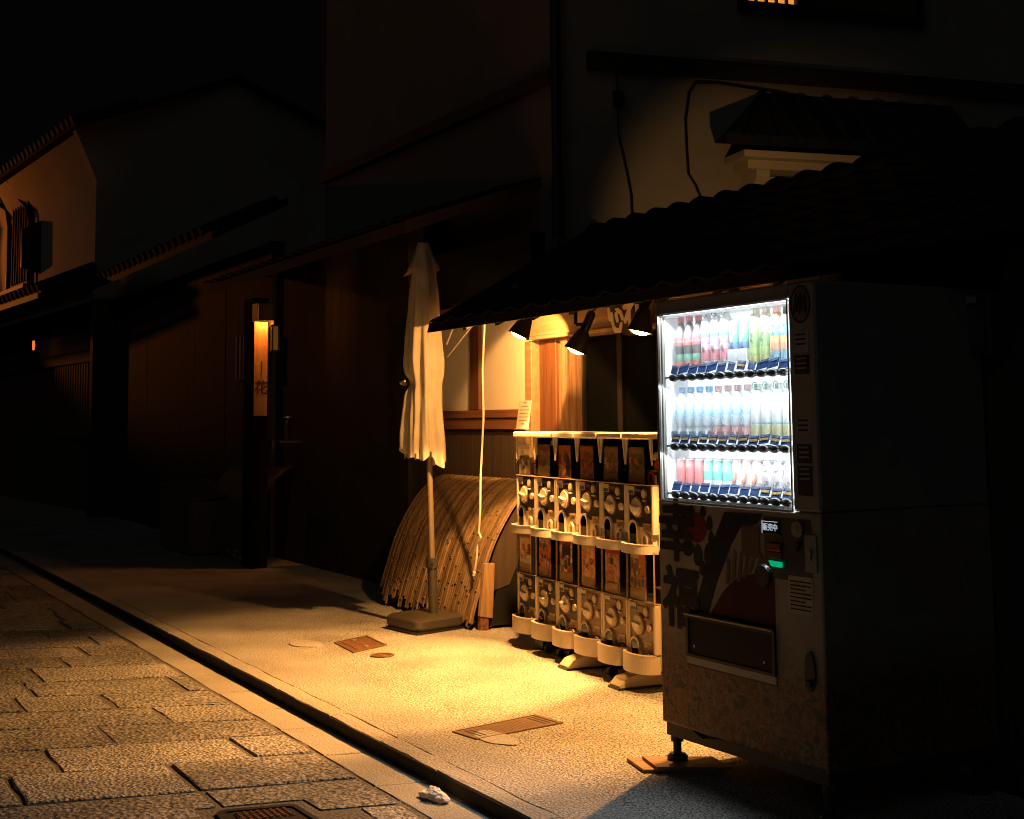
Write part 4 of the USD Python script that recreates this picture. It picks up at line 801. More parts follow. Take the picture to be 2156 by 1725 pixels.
# ---- the drinks on show
DY = VF + .085
def lab(name, c, **k): return mat('drink_' + name, tuple(np.array(c) * .66 + .23), rough=.35, var=.06, scale=40, **k)
C = {k: lab(k, v) for k, v in dict(cola=(.030, .012, .010), red=(.62, .035, .03), deepgreen=(.02, .26, .15), orangered=(.75, .10, .03), pinkcap=(.75, .25, .26), pink=(.72, .50, .60), mauve=(.50, .30, .44), blue=(.10, .28, .68), rose=(.66, .14, .20), white=(.80, .80, .80),
    green=(.08, .52, .30), tealeaf=(.25, .50, .10), yellow=(.68, .66, .16), lime=(.45, .62, .12), dark=(.10, .14, .10), orange=(.80, .38, .18), sky=(.18, .50, .72), amber=(.75, .48, .12), pale=(.72, .78, .82), paleblue=(.45, .68, .86), capblue=(.12, .42, .75), salmon=(.80, .42, .42),
    clear=(.72, .74, .76), lemon=(.74, .70, .38), teal=(.0, .48, .36), peach=(.80, .50, .32), cream=(.80, .74, .60), silver=(.66, .62, .64), plum=(.36, .24, .28), gold=(.6, .42, .12), redtxt=(.42, .01, .015), navy=(.04, .05, .12)).items()}
def drink(name, label, cat, group, x, z, segs, prof, seg_n=20):
    """segs: (part name, lower, upper, material); prof: (height, radius) of the whole outline"""
    t = thing(name, label, cat, (x, DY, z), 0, group); pz = np.array(prof)
    for nm, a, b, m in segs:
        hs = sorted({a, b, *[h for h in pz[:, 0] if a < h < b]}); R = np.interp(hs, pz[:, 0], pz[:, 1])
        put(t, nm, MB().lathe([(0, hs[0])] + list(zip(R, hs)) + [(0, hs[-1])], (x, DY, z), seg_n), C[m], smooth=50)
    return t
def wrap(parent, name, mesh, x, z, R, m, shear=0.0):
    """flat lettering bent round the front of a bottle or can"""
    v = mesh.vertices.copy(); cx = (v[:, 0].min() + v[:, 0].max()) / 2
    a = (v[:, 0] - cx + shear * v[:, 1]) / R; rr = R + .0006 + v[:, 2] * .3
    put(parent, name, MB().add(np.c_[x + rr * np.sin(a), DY - rr * np.cos(a), z + v[:, 1]], mesh.faces), C[m])
px = [-4.683 + .0634 * k for k in range(12)]
PET = [(0, .026), (.004, .029), (.03, .029), (.034, .0275), (.055, .0275), (.060, .029), (.12, .029), (.15, .027), (.175, .019), (.195, .013), (.200, .0125), (.2005, .0155), (.222, .0155)]
COLA = [(0, .026), (.004, .029), (.045, .029), (.065, .026), (.09, .029), (.125, .0295), (.15, .026), (.18, .016), (.198, .0125), (.2005, .0155), (.222, .0155)]
SQ = [(0, .027), (.003, .030), (.16, .030), (.18, .026), (.198, .0145), (.2005, .0155), (.222, .0155)]
CAN = [(0, .024), (.006, .029), (.107, .029), (.115, .0245), (.117, .024), (.1172, .022)]
n3 = ['first', 'second', 'third', 'fourth']
z1, z2, z3 = 1.675, 1.372, 1.176
ped = MB()
for k in range(3):
    t = drink('cola_bottle', f'dark cola bottle with red label and red cap, {n3[k]} from left on the top shelf', 'bottle', 'dark cola bottles', px[k], z1,
        [('base_band', 0, .030, 'orangered'), ('green_band', .0305, .060, 'deepgreen'), ('bottle', .0605, .098, 'cola'), ('label', .0985, .134, 'red'), ('shoulder', .1345, .199, 'cola'), ('cap', .1995, .222, 'red')], COLA)
    wrap(t, 'lettering', meshkit.text_mesh('Coca-Cola', .013, .001), px[k], z1 + .110, .0295, 'white', .35)
for k in range(3):
    i = 3 + k; t = drink('milk_tea_bottle', f'pink and purple drink bottle, {n3[k]} of three right of the dark cola bottles', 'bottle', 'pink and purple bottles', px[i], z1 + .012,
        [('base', 0, .012, 'white'), ('rose_block', .0125, .058, 'rose'), ('fruit_band', .0585, .083, 'pink'), ('mauve_band', .0835, .112, 'mauve'), ('blue_band', .1125, .128, 'blue'), ('label', .1285, .170, 'pink'), ('neck', .1705, .199, 'white'), ('cap', .1995, .222, 'white')], SQ)
    put(t, 'plum_spot', MB().lathe([(0, -.001), (.0115, 0), (0, .001)], n=14).move(trimesh.transformations.rotation_matrix(math.pi / 2, [1, 0, 0])).move(trimesh.transformations.translation_matrix([px[i] + .006, DY - .0315, z1 + .080])), C['plum'])
    wrap(t, 'lettering', meshkit.text_mesh('ILY', .013, .001), px[i], z1 + .165, .0300, 'mauve'); wrap(t, 'lettering', meshkit.text_mesh('TIC', .016, .001), px[i], z1 + .144, .0300, 'white')
    put(t, 'cap_emblem', MB().prism(Point(px[i], z1 + .222).buffer(.0145).difference(Point(px[i], z1 + .222).buffer(.0115)), DY - .018, DY - .016), C['plum'])
for k in range(2):
    i = 6 + k; t = drink('green_can', f'green and white can on a raised stand, {n3[k]} of two on the top shelf', 'can', 'green cans on the top shelf', px[i], z1 + .065,
        [('blue_band', 0, .026, 'blue'), ('body', .0265, .108, 'green'), ('top', .1085, .1172, 'silver')], CAN)
    st = [(.021 * (1.0 if j % 2 == 0 else .62) * math.sin(j * math.pi / 4) * 1.0, .036 * (1.0 if j % 2 == 0 else .55) * math.cos(j * math.pi / 4)) for j in range(8)]
    g = Polygon(st).buffer(.004); e = trimesh.creation.extrude_polygon(g, .001, engine='earcut'); wrap(t, 'white_star', trimesh.Trimesh(e.vertices, e.faces, process=False).subdivide(), px[i], z1 + .065 + .066, .0292, 'white')
    wrap(t, 'lettering', meshkit.text_mesh('kal', .020, .001), px[i], z1 + .065 + .058, .0302, 'dark', .2)
    put(t, 'stand', box(px[i] - .027, px[i] + .027, DY - .027, DY + .027, z1, z1 + .0645), M_wht)
for k in range(2):
    i = 8 + k; t = drink('green_tea_bottle', f'green and yellow tea bottle, {n3[k]} of two on the top shelf', 'bottle', 'green tea bottles', px[i], z1,
        [('base', 0, .035, 'yellow'), ('lower_label', .0355, .066, 'lime'), ('label', .0665, .125, 'tealeaf'), ('upper_label', .1255, .168, 'lime'), ('neck', .1685, .199, 'cream'), ('cap', .1995, .222, 'cream')], SQ)
    put(t, 'leaf_script', MB().prism(strokes([[(px[i] - .006, z1 + .155), (px[i] + .004, z1 + .145), (px[i] - .007, z1 + .135)], [(px[i] - .002, z1 + .135), (px[i] - .002, z1 + .10), (px[i] + .008, z1 + .12)], [(px[i] - .008, z1 + .098), (px[i] + .006, z1 + .094)]], .003), DY - .0315, DY - .0295), C['dark'])
    put(t, 'orange_spot', MB().lathe([(0, -.001), (.010, 0), (0, .001)], n=14).move(trimesh.transformations.rotation_matrix(math.pi / 2, [1, 0, 0])).move(trimesh.transformations.translation_matrix([px[i], DY - .021, z1 + .192])), C['orange'])
for k in range(2):
    i = 10 + k; t = drink('barley_tea_bottle', f'orange and blue tea bottle, {n3[k]} of two at the right end of the top shelf', 'bottle', 'orange and blue tea bottles', px[i], z1,
        [('base_label', 0, .045, 'sky'), ('orange_band', .0455, .075, 'orange'), ('amber_band', .0755, .102, 'amber'), ('label', .1025, .158, 'sky'), ('shoulder', .1585, .199, 'orange'), ('cap', .1995, .222, 'salmon')], SQ)
    put(t, 'label_script', MB().prism(strokes([[(px[i] - .014, z1 + .148), (px[i] + .012, z1 + .148)], [(px[i], z1 + .155), (px[i], z1 + .112)], [(px[i], z1 + .138), (px[i] - .014, z1 + .118)], [(px[i], z1 + .138), (px[i] + .013, z1 + .118)]], .0028), DY - .0318, DY - .0298), C['white'])
for k in range(4):
    t = drink('water_bottle', f'pale water bottle with blue cap, {n3[k]} from left on the middle shelf', 'bottle', 'blue capped water bottles', px[k], z2,
        [('base', 0, .045, 'pale'), ('lower_label', .0455, .095, 'pale'), ('label', .0955, .150, 'paleblue'), ('neck', .1505, .199, 'pale'), ('cap', .1995, .222, 'capblue')], PET)
    put(t, 'script', MB().prism(strokes([[(px[k] - .012 + .003 * math.sin(j * 2.), z2 + .165 - .013 * j), (px[k] - .004 - .003 * math.cos(j * 3.), z2 + .158 - .013 * j)] for j in range(8)], .0022), DY - .0308, DY - .029), C['capblue'])
    put(t, 'stand_card', box(px[k] - .024, px[k] + .024, DY - .045, DY - .043, z2 + .004, z2 + .034), C['paleblue'])
for k in range(4):
    i = 4 + k; t = drink('peach_water_bottle', f'pale blue bottle with pink cap and pink base, {n3[k]} of four on the middle shelf', 'bottle', 'pink capped water bottles', px[i], z2,
        [('base', 0, .055, 'salmon'), ('lower_label', .0555, .100, 'pale'), ('label', .1005, .155, 'paleblue'), ('neck', .1555, .199, 'pale'), ('cap', .1995, .222, 'salmon')], PET)
    put(t, 'script', MB().prism(strokes([[(px[i] - .012 + .003 * math.sin(j * 2.), z2 + .165 - .013 * j), (px[i] - .004 - .003 * math.cos(j * 3.), z2 + .158 - .013 * j)] for j in range(8)], .0022), DY - .0308, DY - .029), C['capblue'])
    put(t, 'stand_card', box(px[i] - .024, px[i] + .024, DY - .045, DY - .043, z2 + .004, z2 + .034), C['salmon'])
for k in range(4):
    i = 8 + k; t = drink('sports_drink_bottle', f'clear bottle with yellow and blue base label, {n3[k]} of four on the middle shelf', 'bottle', 'clear bottles with yellow labels', px[i], z2,
        [('base', 0, .020, 'clear'), ('yellow_label', .0205, .062, 'lemon'), ('blue_edge', .0625, .070, 'sky'), ('bottle', .0705, .199, 'clear'), ('cap', .1995, .222, 'white')], SQ)
    put(t, 'cap_emblem', MB().prism(Point(px[i], z2 + .215).buffer(.016).difference(Point(px[i], z2 + .215).buffer(.0125)), DY - .018, DY - .016), C['teal'])
for k in range(3):
    t = drink('red_can', f'red cola can with dark red script, {n3[k]} from left on the bottom shelf', 'can', 'red cola cans', px[k], z3, [('body', 0, .108, 'red'), ('top', .1085, .1172, 'silver')], CAN)
    wrap(t, 'lettering', meshkit.text_mesh(('Coca', 'Cola', 'Cola')[k], .026, .001, bold=False), px[k], z3 + .055, .0292, 'redtxt', .35)
for k in range(3):
    i = 3 + k; t = drink('lemon_soda_can', f'green soda can with white lettering, {n3[k]} of three on the bottom shelf', 'can', 'green soda cans', px[i], z3, [('base', 0, .028, 'white'), ('body', .0285, .108, 'teal'), ('top', .1085, .1172, 'silver')], CAN)
    wrap(t, 'lettering', meshkit.text_mesh('rit', .026, .001, bold=True), px[i], z3 + .066, .0292, 'white', .2)
    put(t, 'lemon', box(px[i] - .008, px[i] + .006, DY - .0315, DY - .0295, z3 + .006, z3 + .026), C['lemon'])
for k in range(3):
    i = 6 + k; t = drink('peach_can', f'orange and cream fruit drink can, {n3[k]} of three on the bottom shelf', 'can', 'orange fruit drink cans', px[i], z3, [('base', 0, .016, 'salmon'), ('body', .0165, .078, 'cream'), ('upper_band', .0785, .108, 'salmon'), ('top', .1085, .1172, 'silver')], CAN)
    put(t, 'fruit_slice', MB().prism(strokes([[(px[i] - .008, z3 + .028), (px[i] + .008, z3 + .040), (px[i] + .011, z3 + .060)]], .0065), DY - .032, DY - .0295), C['orangered'])
for k in range(3):
    i = 9 + k; t = drink('coffee_can', f'silver grey can with purple brown emblem, {n3[k]} of three on the bottom shelf', 'can', 'silver grey cans', px[i], z3, [('body', 0, .108, 'silver'), ('top', .1085, .1172, 'white')], CAN)
    put(t, 'emblem', MB().prism(Point(px[i], z3 + .044).buffer(.020, 8).difference(sbox(px[i] + .004, z3, px[i] + 1, z3 + .036)), DY - .032, DY - .0295), C['plum'])
    put(t, 'ring_emblem', MB().prism(Point(px[i], z3 + .09).buffer(.014).difference(Point(px[i], z3 + .09).buffer(.010)), DY - .032, DY - .0295), C['plum'])
# ---- controls and prints on the door
yo = VF - .0016
def decal(name, shape, m, o=0.0, parent=None, label=None): return put(parent or vm, name, MB().prism(shape, VF - .0016 - o, VF - .0004 - o), m, label=label)
P_dark = mat('print_dark', (.016, .019, .021), rough=.6, spec=.12); P_slash = mat('print_navy', (.010, .017, .022), rough=.6, spec=.12); P_red = mat('print_red', (.13, .012, .016), rough=.6, spec=.12); P_maroon = mat('print_maroon', (.05, .009, .012), rough=.6, spec=.12, var=.2, scale=9); P_brown = mat('print_brown', (.12, .085, .055), rough=.6, spec=.12)
decal('red_circle', Point(0, 0).buffer(.058).__class__([(-4.490 + .072 * math.cos(t), 1.012 + .062 * math.sin(t)) for t in np.linspace(0, 6.28, 30)[:-1]]), P_red)
decal('dark_slash', Polygon([(-4.30, 1.085), (-4.06, 1.09), (-4.10, 1.05), (-4.20, 1.03), (-4.26, .96), (-4.36, .80), (-4.42, .668), (-4.52, .672), (-4.47, .77), (-4.40, .93)]), P_slash)
fan = Polygon([(-4.41, .668), (-4.005, .652), (-4.005, .86), (-4.03, .875), (-4.10, .86), (-4.17, .85), (-4.25, .82), (-4.32, .77)])
decal('maroon_fan', fan, P_maroon)
for k in range(9):
    x, z = -4.30 + .035 * k, .80 + .012 * k + .01 * math.sin(k * 2); decal('fan_feather', Polygon([(x, z), (x + .022, z + .005), (x + .03 + .006 * k, z + .09 + .02 * math.sin(k)), (x + .014 + .006 * k, z + .105 + .02 * math.sin(k))]), P_brown, .0012)
decal('pale_block', sbox(-4.185, .93, -4.095, 1.03).buffer(.01), P_brown, .0013)
spots = [(-4.57, 1.05, .026, .035), (-4.52, 1.075, .022, .026), (-4.44, 1.08, .02, .024), (-4.60, 1.0, .02, .04), (-4.40, 1.035, .02, .03), (-4.55, .93, .035, .04), (-4.48, .90, .03, .045), (-4.41, .91, .028, .045), (-4.39, .975, .018, .03), (-4.45, .85, .022, .03)]
for k, (x, z, a, b) in enumerate(spots): decal('leaf_spot', Polygon([(x + a * math.cos(t) * (1 - .25 * math.sin(t)), z + b * math.sin(t)) for t in np.linspace(0, 6.28, 18)[:-1]]), P_dark, .0004 + .00007 * k)
def brush(ch, h, x, z):
    m = glyph(ch, h, .0005); put(vm, 'brushed_character', facing(m, x, VF - .0029, z), P_dark)
brush('幸', .23, -4.752, .86); brush('福', .23, -4.735, .585)
t_ = put(vm, 'display', box(-4.062, -3.964, VF - .008, VF - .0005, 1.018, 1.068, c=.002), mat('display_black', (.012, .014, .016), rough=.25))
M_text = emit('display_white', (.72, .86, 1.0), .55)
for k, ch in enumerate('販売中'): put(t_, 'lit_character', facing(glyph(ch, .026, .001), -4.056 + .0295 * k, VF - .0082, 1.030), M_text)
put(t_, 'lit_edge', MB().box(-4.0615, -4.0585, VF - .0092, VF - .0081, 1.020, 1.066).box(-4.058, -3.97, VF - .0092, VF - .0081, 1.0635, 1.0655), M_text)
put(vm, 'coin_panel', MB().prism(sbox(-4.05, .86, -3.80, 1.075).buffer(.008), VF - .0015, VF - .0003), mat('coin_panel_dark', (.055, .05, .05), rough=.4))
put(vm, 'bill_slot', MB().box(-4.035, -3.955, VF - .012, VF - .0016, .955, .985, c=.003).box(-4.035, -3.955, VF - .006, VF - .0016, .925, .952, c=.002), mat('bill_red', (.20, .03, .025), rough=.4))
put(vm, 'bill_lamp', MB().hull([(-4.025, VF - .012, .918), (-3.955, VF - .012, .916), (-4.01, VF - .012, .898), (-3.955, VF - .012, .896), (-4.025, VF - .002, .918), (-3.955, VF - .002, .916), (-4.01, VF - .002, .898), (-3.955, VF - .002, .896)]), emit('green_led', (.0, .75, .30), .50))
put(vm, 'bill_nose', MB().lathe([(0, 0), (.03, .0), (.045, -.02), (.04, -.035), (0, -.035)], (0, 0, 0), 20).move(trimesh.transformations.rotation_matrix(-math.pi / 2, [1, 0, 0])).move(trimesh.transformations.translation_matrix([-3.995, VF - .036, .865])), mat('nose_dark', (.04, .04, .04), rough=.3), smooth=50)
put(vm, 'coin_slot', MB().cyl((-3.86, VF - .012, 1.045), (-3.86, VF - .0016, 1.045), .030, n=20).box(-3.862, -3.858, VF - .014, VF - .0121, 1.03, 1.06), M_steel, smooth=30)
put(vm, 'return_lever', MB().hull([(-3.87, VF - .018, 1.0), (-3.84, VF - .018, 1.0), (-3.86, VF - .018, .965), (-3.87, VF - .002, 1.0), (-3.84, VF - .002, 1.0), (-3.86, VF - .002, .965)]), M_black)
put(vm, 'lock_plate', MB().prism(sbox(-3.815, .90, -3.77, 1.02).buffer(.008), VF - .006, VF - .0004), M_cab)
put(vm, 'lock', MB().cyl((-3.792, VF - .016, .965), (-3.792, VF - .006, .965), .012, n=14).cyl((-3.792, VF - .014, .942), (-3.792, VF - .006, .942), .007, n=12), M_steel)
nt = put(vm, 'notice', box(-3.925, -3.79, VF - .0018, VF - .0004, .735, .872), mat('notice_yellow', (.34, .32, .20), rough=.7))
for k in range(8): put(nt, 'printed_line', box(-3.915, -3.80 - .03 * (k % 3 == 2) , VF - .0026, VF - .0019, .850 - .0145 * k, .855 - .0145 * k), P_dark)
eb = put(vm, 'round_emblem', MB().prism(Polygon([(-3.815 + .048 * math.cos(t), 1.882 + .062 * math.sin(t)) for t in np.linspace(0, 6.28, 40)[:-1]]), VF - .0016, VF - .0004), mat('emblem_brown', (.15, .13, .115), rough=.5))
for k in range(5): put(eb, 'emblem_stroke', MB().prism(LineString([(-3.85 + .016 * k, 1.85 + .01 * (k % 2)), (-3.835 + .012 * k, 1.92 - .012 * (k % 2))]).buffer(.0045), VF - .0026, VF - .0017), P_dark)
put(eb, 'emblem_rim', MB().prism(Polygon([(-3.815 + .056 * math.cos(t), 1.882 + .071 * math.sin(t)) for t in np.linspace(0, 6.28, 40)[:-1]]).difference(Polygon([(-3.815 + .050 * math.cos(t), 1.882 + .064 * math.sin(t)) for t in np.linspace(0, 6.28, 40)[:-1]])), VF - .0016, VF - .0004), P_dark)
for z0, z1_, m in ((1.70, 1.78, M_cab), (1.62, 1.69, M_cabd), (1.40, 1.46, M_cab), (1.17, 1.28, M_cabd), (1.29, 1.36, M_cabd)):
    s_ = put(vm, 'side_sticker', box(-3.855, -3.775, VF - .0018, VF - .0004, z0, z1_), mat('sticker_grey', (.28, .27, .25), rough=.6) if m is M_cab else M_cabd)
    for k in range(3): put(s_, 'sticker_line', box(-3.845, -3.79, VF - .0026, VF - .0019, z1_ - .015 - .018 * k, z1_ - .009 - .018 * k), P_dark if m is M_cab else mats['sticker_grey'])
sl = put(vm, 'delivery_recess', MB().prism(sbox(-4.565, .485, -4.005, .655).difference(sbox(-4.55, .497, -4.02, .64)), VF - .010, VF - .0004), M_cabd)
put(vm, 'delivery_flap', box(-4.549, -4.021, VF - .0052, VF - .0006, .498, .6385), mat('flap_black', (.012, .013, .014), rough=.5, spec=.08))
put(vm, 'flap_edge', box(-4.565, -4.005, VF - .022, VF - .0102, .652, .662, c=.003), mat('flap_edge_tan', (.38, .30, .2), rough=.25, metal=.3))
for x in (-4.51, -4.07): put(vm, 'flap_screw', MB().cyl((x, VF - .009, .53), (x, VF - .005, .53), .006, n=10), M_steel)
put(vm, 'lower_sill', box(-4.565, -4.005, VF - .004, VF - .0004, .455, .483), M_cab)
put(vm, 'door_seam', box(-4.57, -4.0, VF - .0014, VF - .0004, .447, .4535), M_cabd)
put(vm, 'door_handle', MB().prism(Polygon([(-3.815 + .028 * math.cos(t), .535 + .072 * math.sin(t)) for t in np.linspace(0, 6.28, 24)[:-1]]), VF - .008, VF - .0004).box(-3.83, -3.80, VF - .02, VF - .008, .48, .505, c=.003), M_cabd)
kick = [(VX0 + .01, VZ0 + .035), (-4.62, VZ0 + .03), (-4.50, VZ0 - .005), (-4.40, VZ0 + .012), (-4.2, VZ0 + .02), (VX1 - .015, VZ0 + .03), (VX1 - .015, VZ0 - .025), (VX0 + .01, VZ0 - .035)]
put(vm, 'kick_plate', MB().prism(kick, VF + .015, VF + .03), M_cabd)
put(vm, 'base_frame', MB().box(VX0 + .004, VX1 - .01, VF + .031, VB - .01, VZ0 - .035, VZ0 + .019), M_cabd)
for x in (VX0 + .035, VX1 - .05):
    for y in (VF + .05, VB - .06):
        zf = .028 if (x < -4.5 and y < 3.6) else .0
        lg = put(vm, 'leg', MB().cyl((x, y, zf + .03), (x, y, VZ0 - .035), .018, n=14).cyl((x, y, zf + .075), (x, y, VZ0 - .03), .027, n=14), M_cabd)
        put(lg, 'foot_pad', MB().lathe([(0, 0), (.042, 0), (.045, .012), (.032, .026), (0, .03)], (x, y, zf), 16), M_cabd)
put(vm, 'plinth', box(VX0 + .06, VX1 - .03, VB - .12, VB - .02, .002, VZ0 - .036), M_cabd)  # added block that keeps lamp light from leaking under the machine
put(vm, 'hinge', MB().cyl((VX0 - .004, VF + .012, 1.36), (VX0 - .004, VF + .012, 1.43), .007, n=10), M_steel)
t = thing('support_board', 'tan wooden board under the front left foot of the vending machine', 'board', (-4.68, 3.36, 0), 0)
bd = [(-4.79, 3.13), (-4.55, 3.16), (-4.36, 3.66), (-4.62, 3.66)]
put(t, 'lower_board', MB().slab(Polygon([(-4.90, 3.27), (-4.70, 3.22), (-4.52, 3.50), (-4.70, 3.54)]), .002, .014), wood('old_board', (.20, .11, .05), (.34, .21, .11), 'y'))
put(t, 'upper_board', MB().slab(Polygon([(-4.84, 3.31), (-4.66, 3.26), (-4.50, 3.52), (-4.68, 3.56)]), .0145, .028), mats['old_board'])
t = thing('top_board', 'red brown wooden board on top of the vending machine catching the lamp light', 'board', (-4.6, 3.9, VZ1))
put(t, 'plank', MB().hull([(-4.70, 3.72, VZ1 + .002), (-4.28, 3.66, VZ1 + .002), (-4.28, 3.70, VZ1 + .002), (-4.70, 3.76, VZ1 + .002), (-4.66, 3.72, VZ1 + .028), (-4.28, 3.66, VZ1 + .05), (-4.28, 3.68, VZ1 + .05), (-4.66, 3.74, VZ1 + .028)]), M_woodx)
put(t, 'batten', box(-4.40, -4.36, 3.75, 3.80, VZ1 + .002, VZ1 + .022), M_woodx)
# things on the dark front right of it
t = thing('meter_box', 'small dark meter box with a pale top label on the boarded front at the right', 'meter box', (-3.72, 4.2, 1.83))
put(t, 'case', box(-3.81, -3.64, 4.17, 4.249, 1.70, 1.95, c=.008), mat('meter_grey', (.06, .062, .065), rough=.5))
put(t, 'cover', box(-3.785, -3.665, 4.158, 4.169, 1.73, 1.90, c=.004), mat('meter_cover_grey', (.09, .09, .09), rough=.35))
put(t, 'label_plate', box(-3.76, -3.69, 4.153, 4.1575, 1.905, 1.935), mat('meter_label', (.42, .42, .42), rough=.5))
t = thing('hose_coil', 'grey hose coiled in a ring against the boarded front right of the vending machine', 'hose', (-4.40, 4.18, .1))
for k in range(2): put(t, 'hose_loop', MB().tube([(-4.40 + (.145 + .012 * k) * math.cos(a), 4.20 - .03 * k + .02 * math.sin(a), .30 + (.155 + .01 * k) * math.sin(a)) for a in np.linspace(0, 2 * np.pi, 40)], .010, 8), mat('hose_grey', (.10, .10, .09), rough=.5), smooth=60)
put(t, 'wall_hook', box(-4.42, -4.38, 4.19, 4.25, .45, .465), M_black)

# ================================================================ houses further down the street
FD = np.array([-math.cos(math.radians(4)), -math.sin(math.radians(4))]); FN = np.array([math.sin(math.radians(4)), -math.cos(math.radians(4))]); F0 = np.array([-22.0, 4.5])
HP = lambda s, o, z: (F0[0] + FD[0] * s + FN[0] * o, F0[1] + FD[1] * s + FN[1] * o, z)      # s along the front going away, o towards the street
def hb(s0, s1, o0, o1, z0, z1): return MB().hull([HP(s, o, z) for s in (s0, s1) for o in (o0, o1) for z in (z0, z1)])
M_house = mat('street_house_plaster', (.42, .36, .29), var=.14, scale=.9, rough=.9, bump=.002, bscale=40)
hs = thing('street_house', 'two storey plastered house further down the street lit orange by a street lamp', 'building', (-25, 5.5, 0))
put(hs, 'upper_wall', hb(0, 12, -.2, 0, 3.6, 6.2), M_house)
put(hs, 'lower_wall', hb(.3, 12, -.6, -.4, 0, 3.6), M_dark)
gw = [(4.5, 3.5), (4.5, 5.45), (4.15, 6.25), (6.8, 7.42), (9.4, 6.3), (9.1, 5.5), (9.1, 3.5)]
put(hs, 'gable_wall', MB().xprism(gw, -22.2, -21.98), M_house)
put(hs, 'lower_side_wall', box(-22.2, -21.98, 4.5, 9.1, 0, 3.495), M_neigh)
cv = put(hs, 'cornice', MB().hull([HP(s, o, z) for s in (0, 12) for o, z in ((.001, 5.5), (.001, 6.2), (.32, 6.2))]), M_house)
r2 = put(hs, 'roof', MB().hull([HP(s, o, z) for s in (-.25, 12) for o, z in ((.42, 6.25), (.42, 6.33), (-2.3, 7.45), (-2.3, 7.37))]), M_tile)
for i in range(26):
    s = -.15 + .3 * i; put(r2, 'eave_tile', MB().cyl(HP(s, .46, 6.36), HP(s, -.6, 6.80), .075, n=9), M_tile)
put(hs, 'rear_roof', MB().hull([(x, y, z) for x in (-21.75, -33.5) for y, z in ((6.75, 7.36), (6.75, 7.44), (9.6, 6.2), (9.6, 6.28))]), M_tile)
wn = put(hs, 'upper_window', hb(4.1, 5.55, .002, .06, 4.12, 5.85), M_darkx)
for k in range(7): put(wn, 'lattice_bar', hb(4.2 + .2 * k, 4.24 + .2 * k, .062, .10, 4.2, 5.78), M_darkx)
put(wn, 'sill', hb(3.9, 6.2, .002, .22, 4.0, 4.1), M_woodx)
put(hs, 'drain_pipe', MB().tube([HP(6.1, .30, 6.2), HP(6.1, .3, 5.95), HP(5.9, .10, 5.75), HP(5.75, .08, 5.4), HP(5.75, .08, 4.1)], .05, 8).tube([HP(5.05, .3, 6.2), HP(5.0, .12, 5.9), HP(4.3, .10, 5.6), HP(4.0, .10, 5.3), HP(3.98, .10, 4.1)], .04, 8), M_black, smooth=50)
put(hs, 'hanging_lamp_board', MB().hull([HP(s, o, z) for s, o, z in ((3.55, .0, 5.25), (3.55, .35, 5.05), (3.5, .0, 4.25), (3.5, .35, 4.35), (3.6, .0, 5.25), (3.6, .35, 5.05), (3.55, .0, 4.25), (3.55, .35, 4.35))]), M_black)
po = put(hs, 'pent_roof', MB().hull([HP(s, o, z) for s in (-.1, 12) for o, z in ((.0, 3.95), (.0, 4.0), (.85, 3.55), (.85, 3.62))]), M_tile)
for i in range(20): s = .0 + .3 * i; put(po, 'roof_tile', MB().cyl(HP(s, .9, 3.65), HP(s, .0, 4.04), .07, n=9), M_tile)
put(po, 'eave_board', hb(-.1, 12, .86, .90, 3.46, 3.55), M_woodx)
put(hs, 'lower_lintel', hb(.3, 12, -.39, -.3, 2.55, 2.75), M_darkx)
put(hs, 'paper_transom', hb(1.6, 5, -.395, -.37, 2.76, 3.1), M_house)
for k in range(14): put(hs, 'lattice_bar', hb(1.45 + .16 * k, 1.52 + .16 * k, -.385, -.33, 1.25, 2.54), wood('lattice_wood', (.12, .075, .04), (.2, .13, .075), 'z'))
t = thing('red_lantern', 'tiny glowing red orange lantern under the eave of the house at far left', 'lantern', HP(3.9, .0, 2.95))
put(t, 'shade', MB().lathe([(0, -.09), (.022, -.085), (.028, 0), (.022, .085), (0, .09)], HP(3.9, .0, 2.95), 14), emit('lantern_glow', (1.0, .20, .02), .9), smooth=60)
put(t, 'cap', MB().cyl(np.add(HP(3.9, .0, 2.95), [0, 0, .10]), np.add(HP(3.9, .0, 2.95), [0, 0, .14]), .05, n=12), M_black)
# street lamp out of the picture on the left that lights it
t = thing('street_lamp', 'street lamp on a dark pole down the street', 'street lamp', (-31.5, 1.0, 0))
put(t, 'pole', MB().cyl((-31.5, 1.0, -.2), (-31.5, 1.0, 4.6), .06, .045, n=12), M_black)
put(t, 'arm', MB().tube([(-31.5, 1.0, 4.55), (-31.3, 1.1, 4.75), (-31.0, 1.2, 4.75)], .03, 8), M_black)
put(t, 'globe', MB().add(trimesh.creation.icosphere(2, .13).apply_translation([-30.95, 1.2, 4.62])), emit('street_lamp_glow', SODIUM, 6.0))
spot(t, (-30.8, 1.25, 4.62), np.array([-25.5, 4.3, 5.2]) - np.array([-30.8, 1.25, 4.62]), 85, 27, .35, SODIUM, .12)
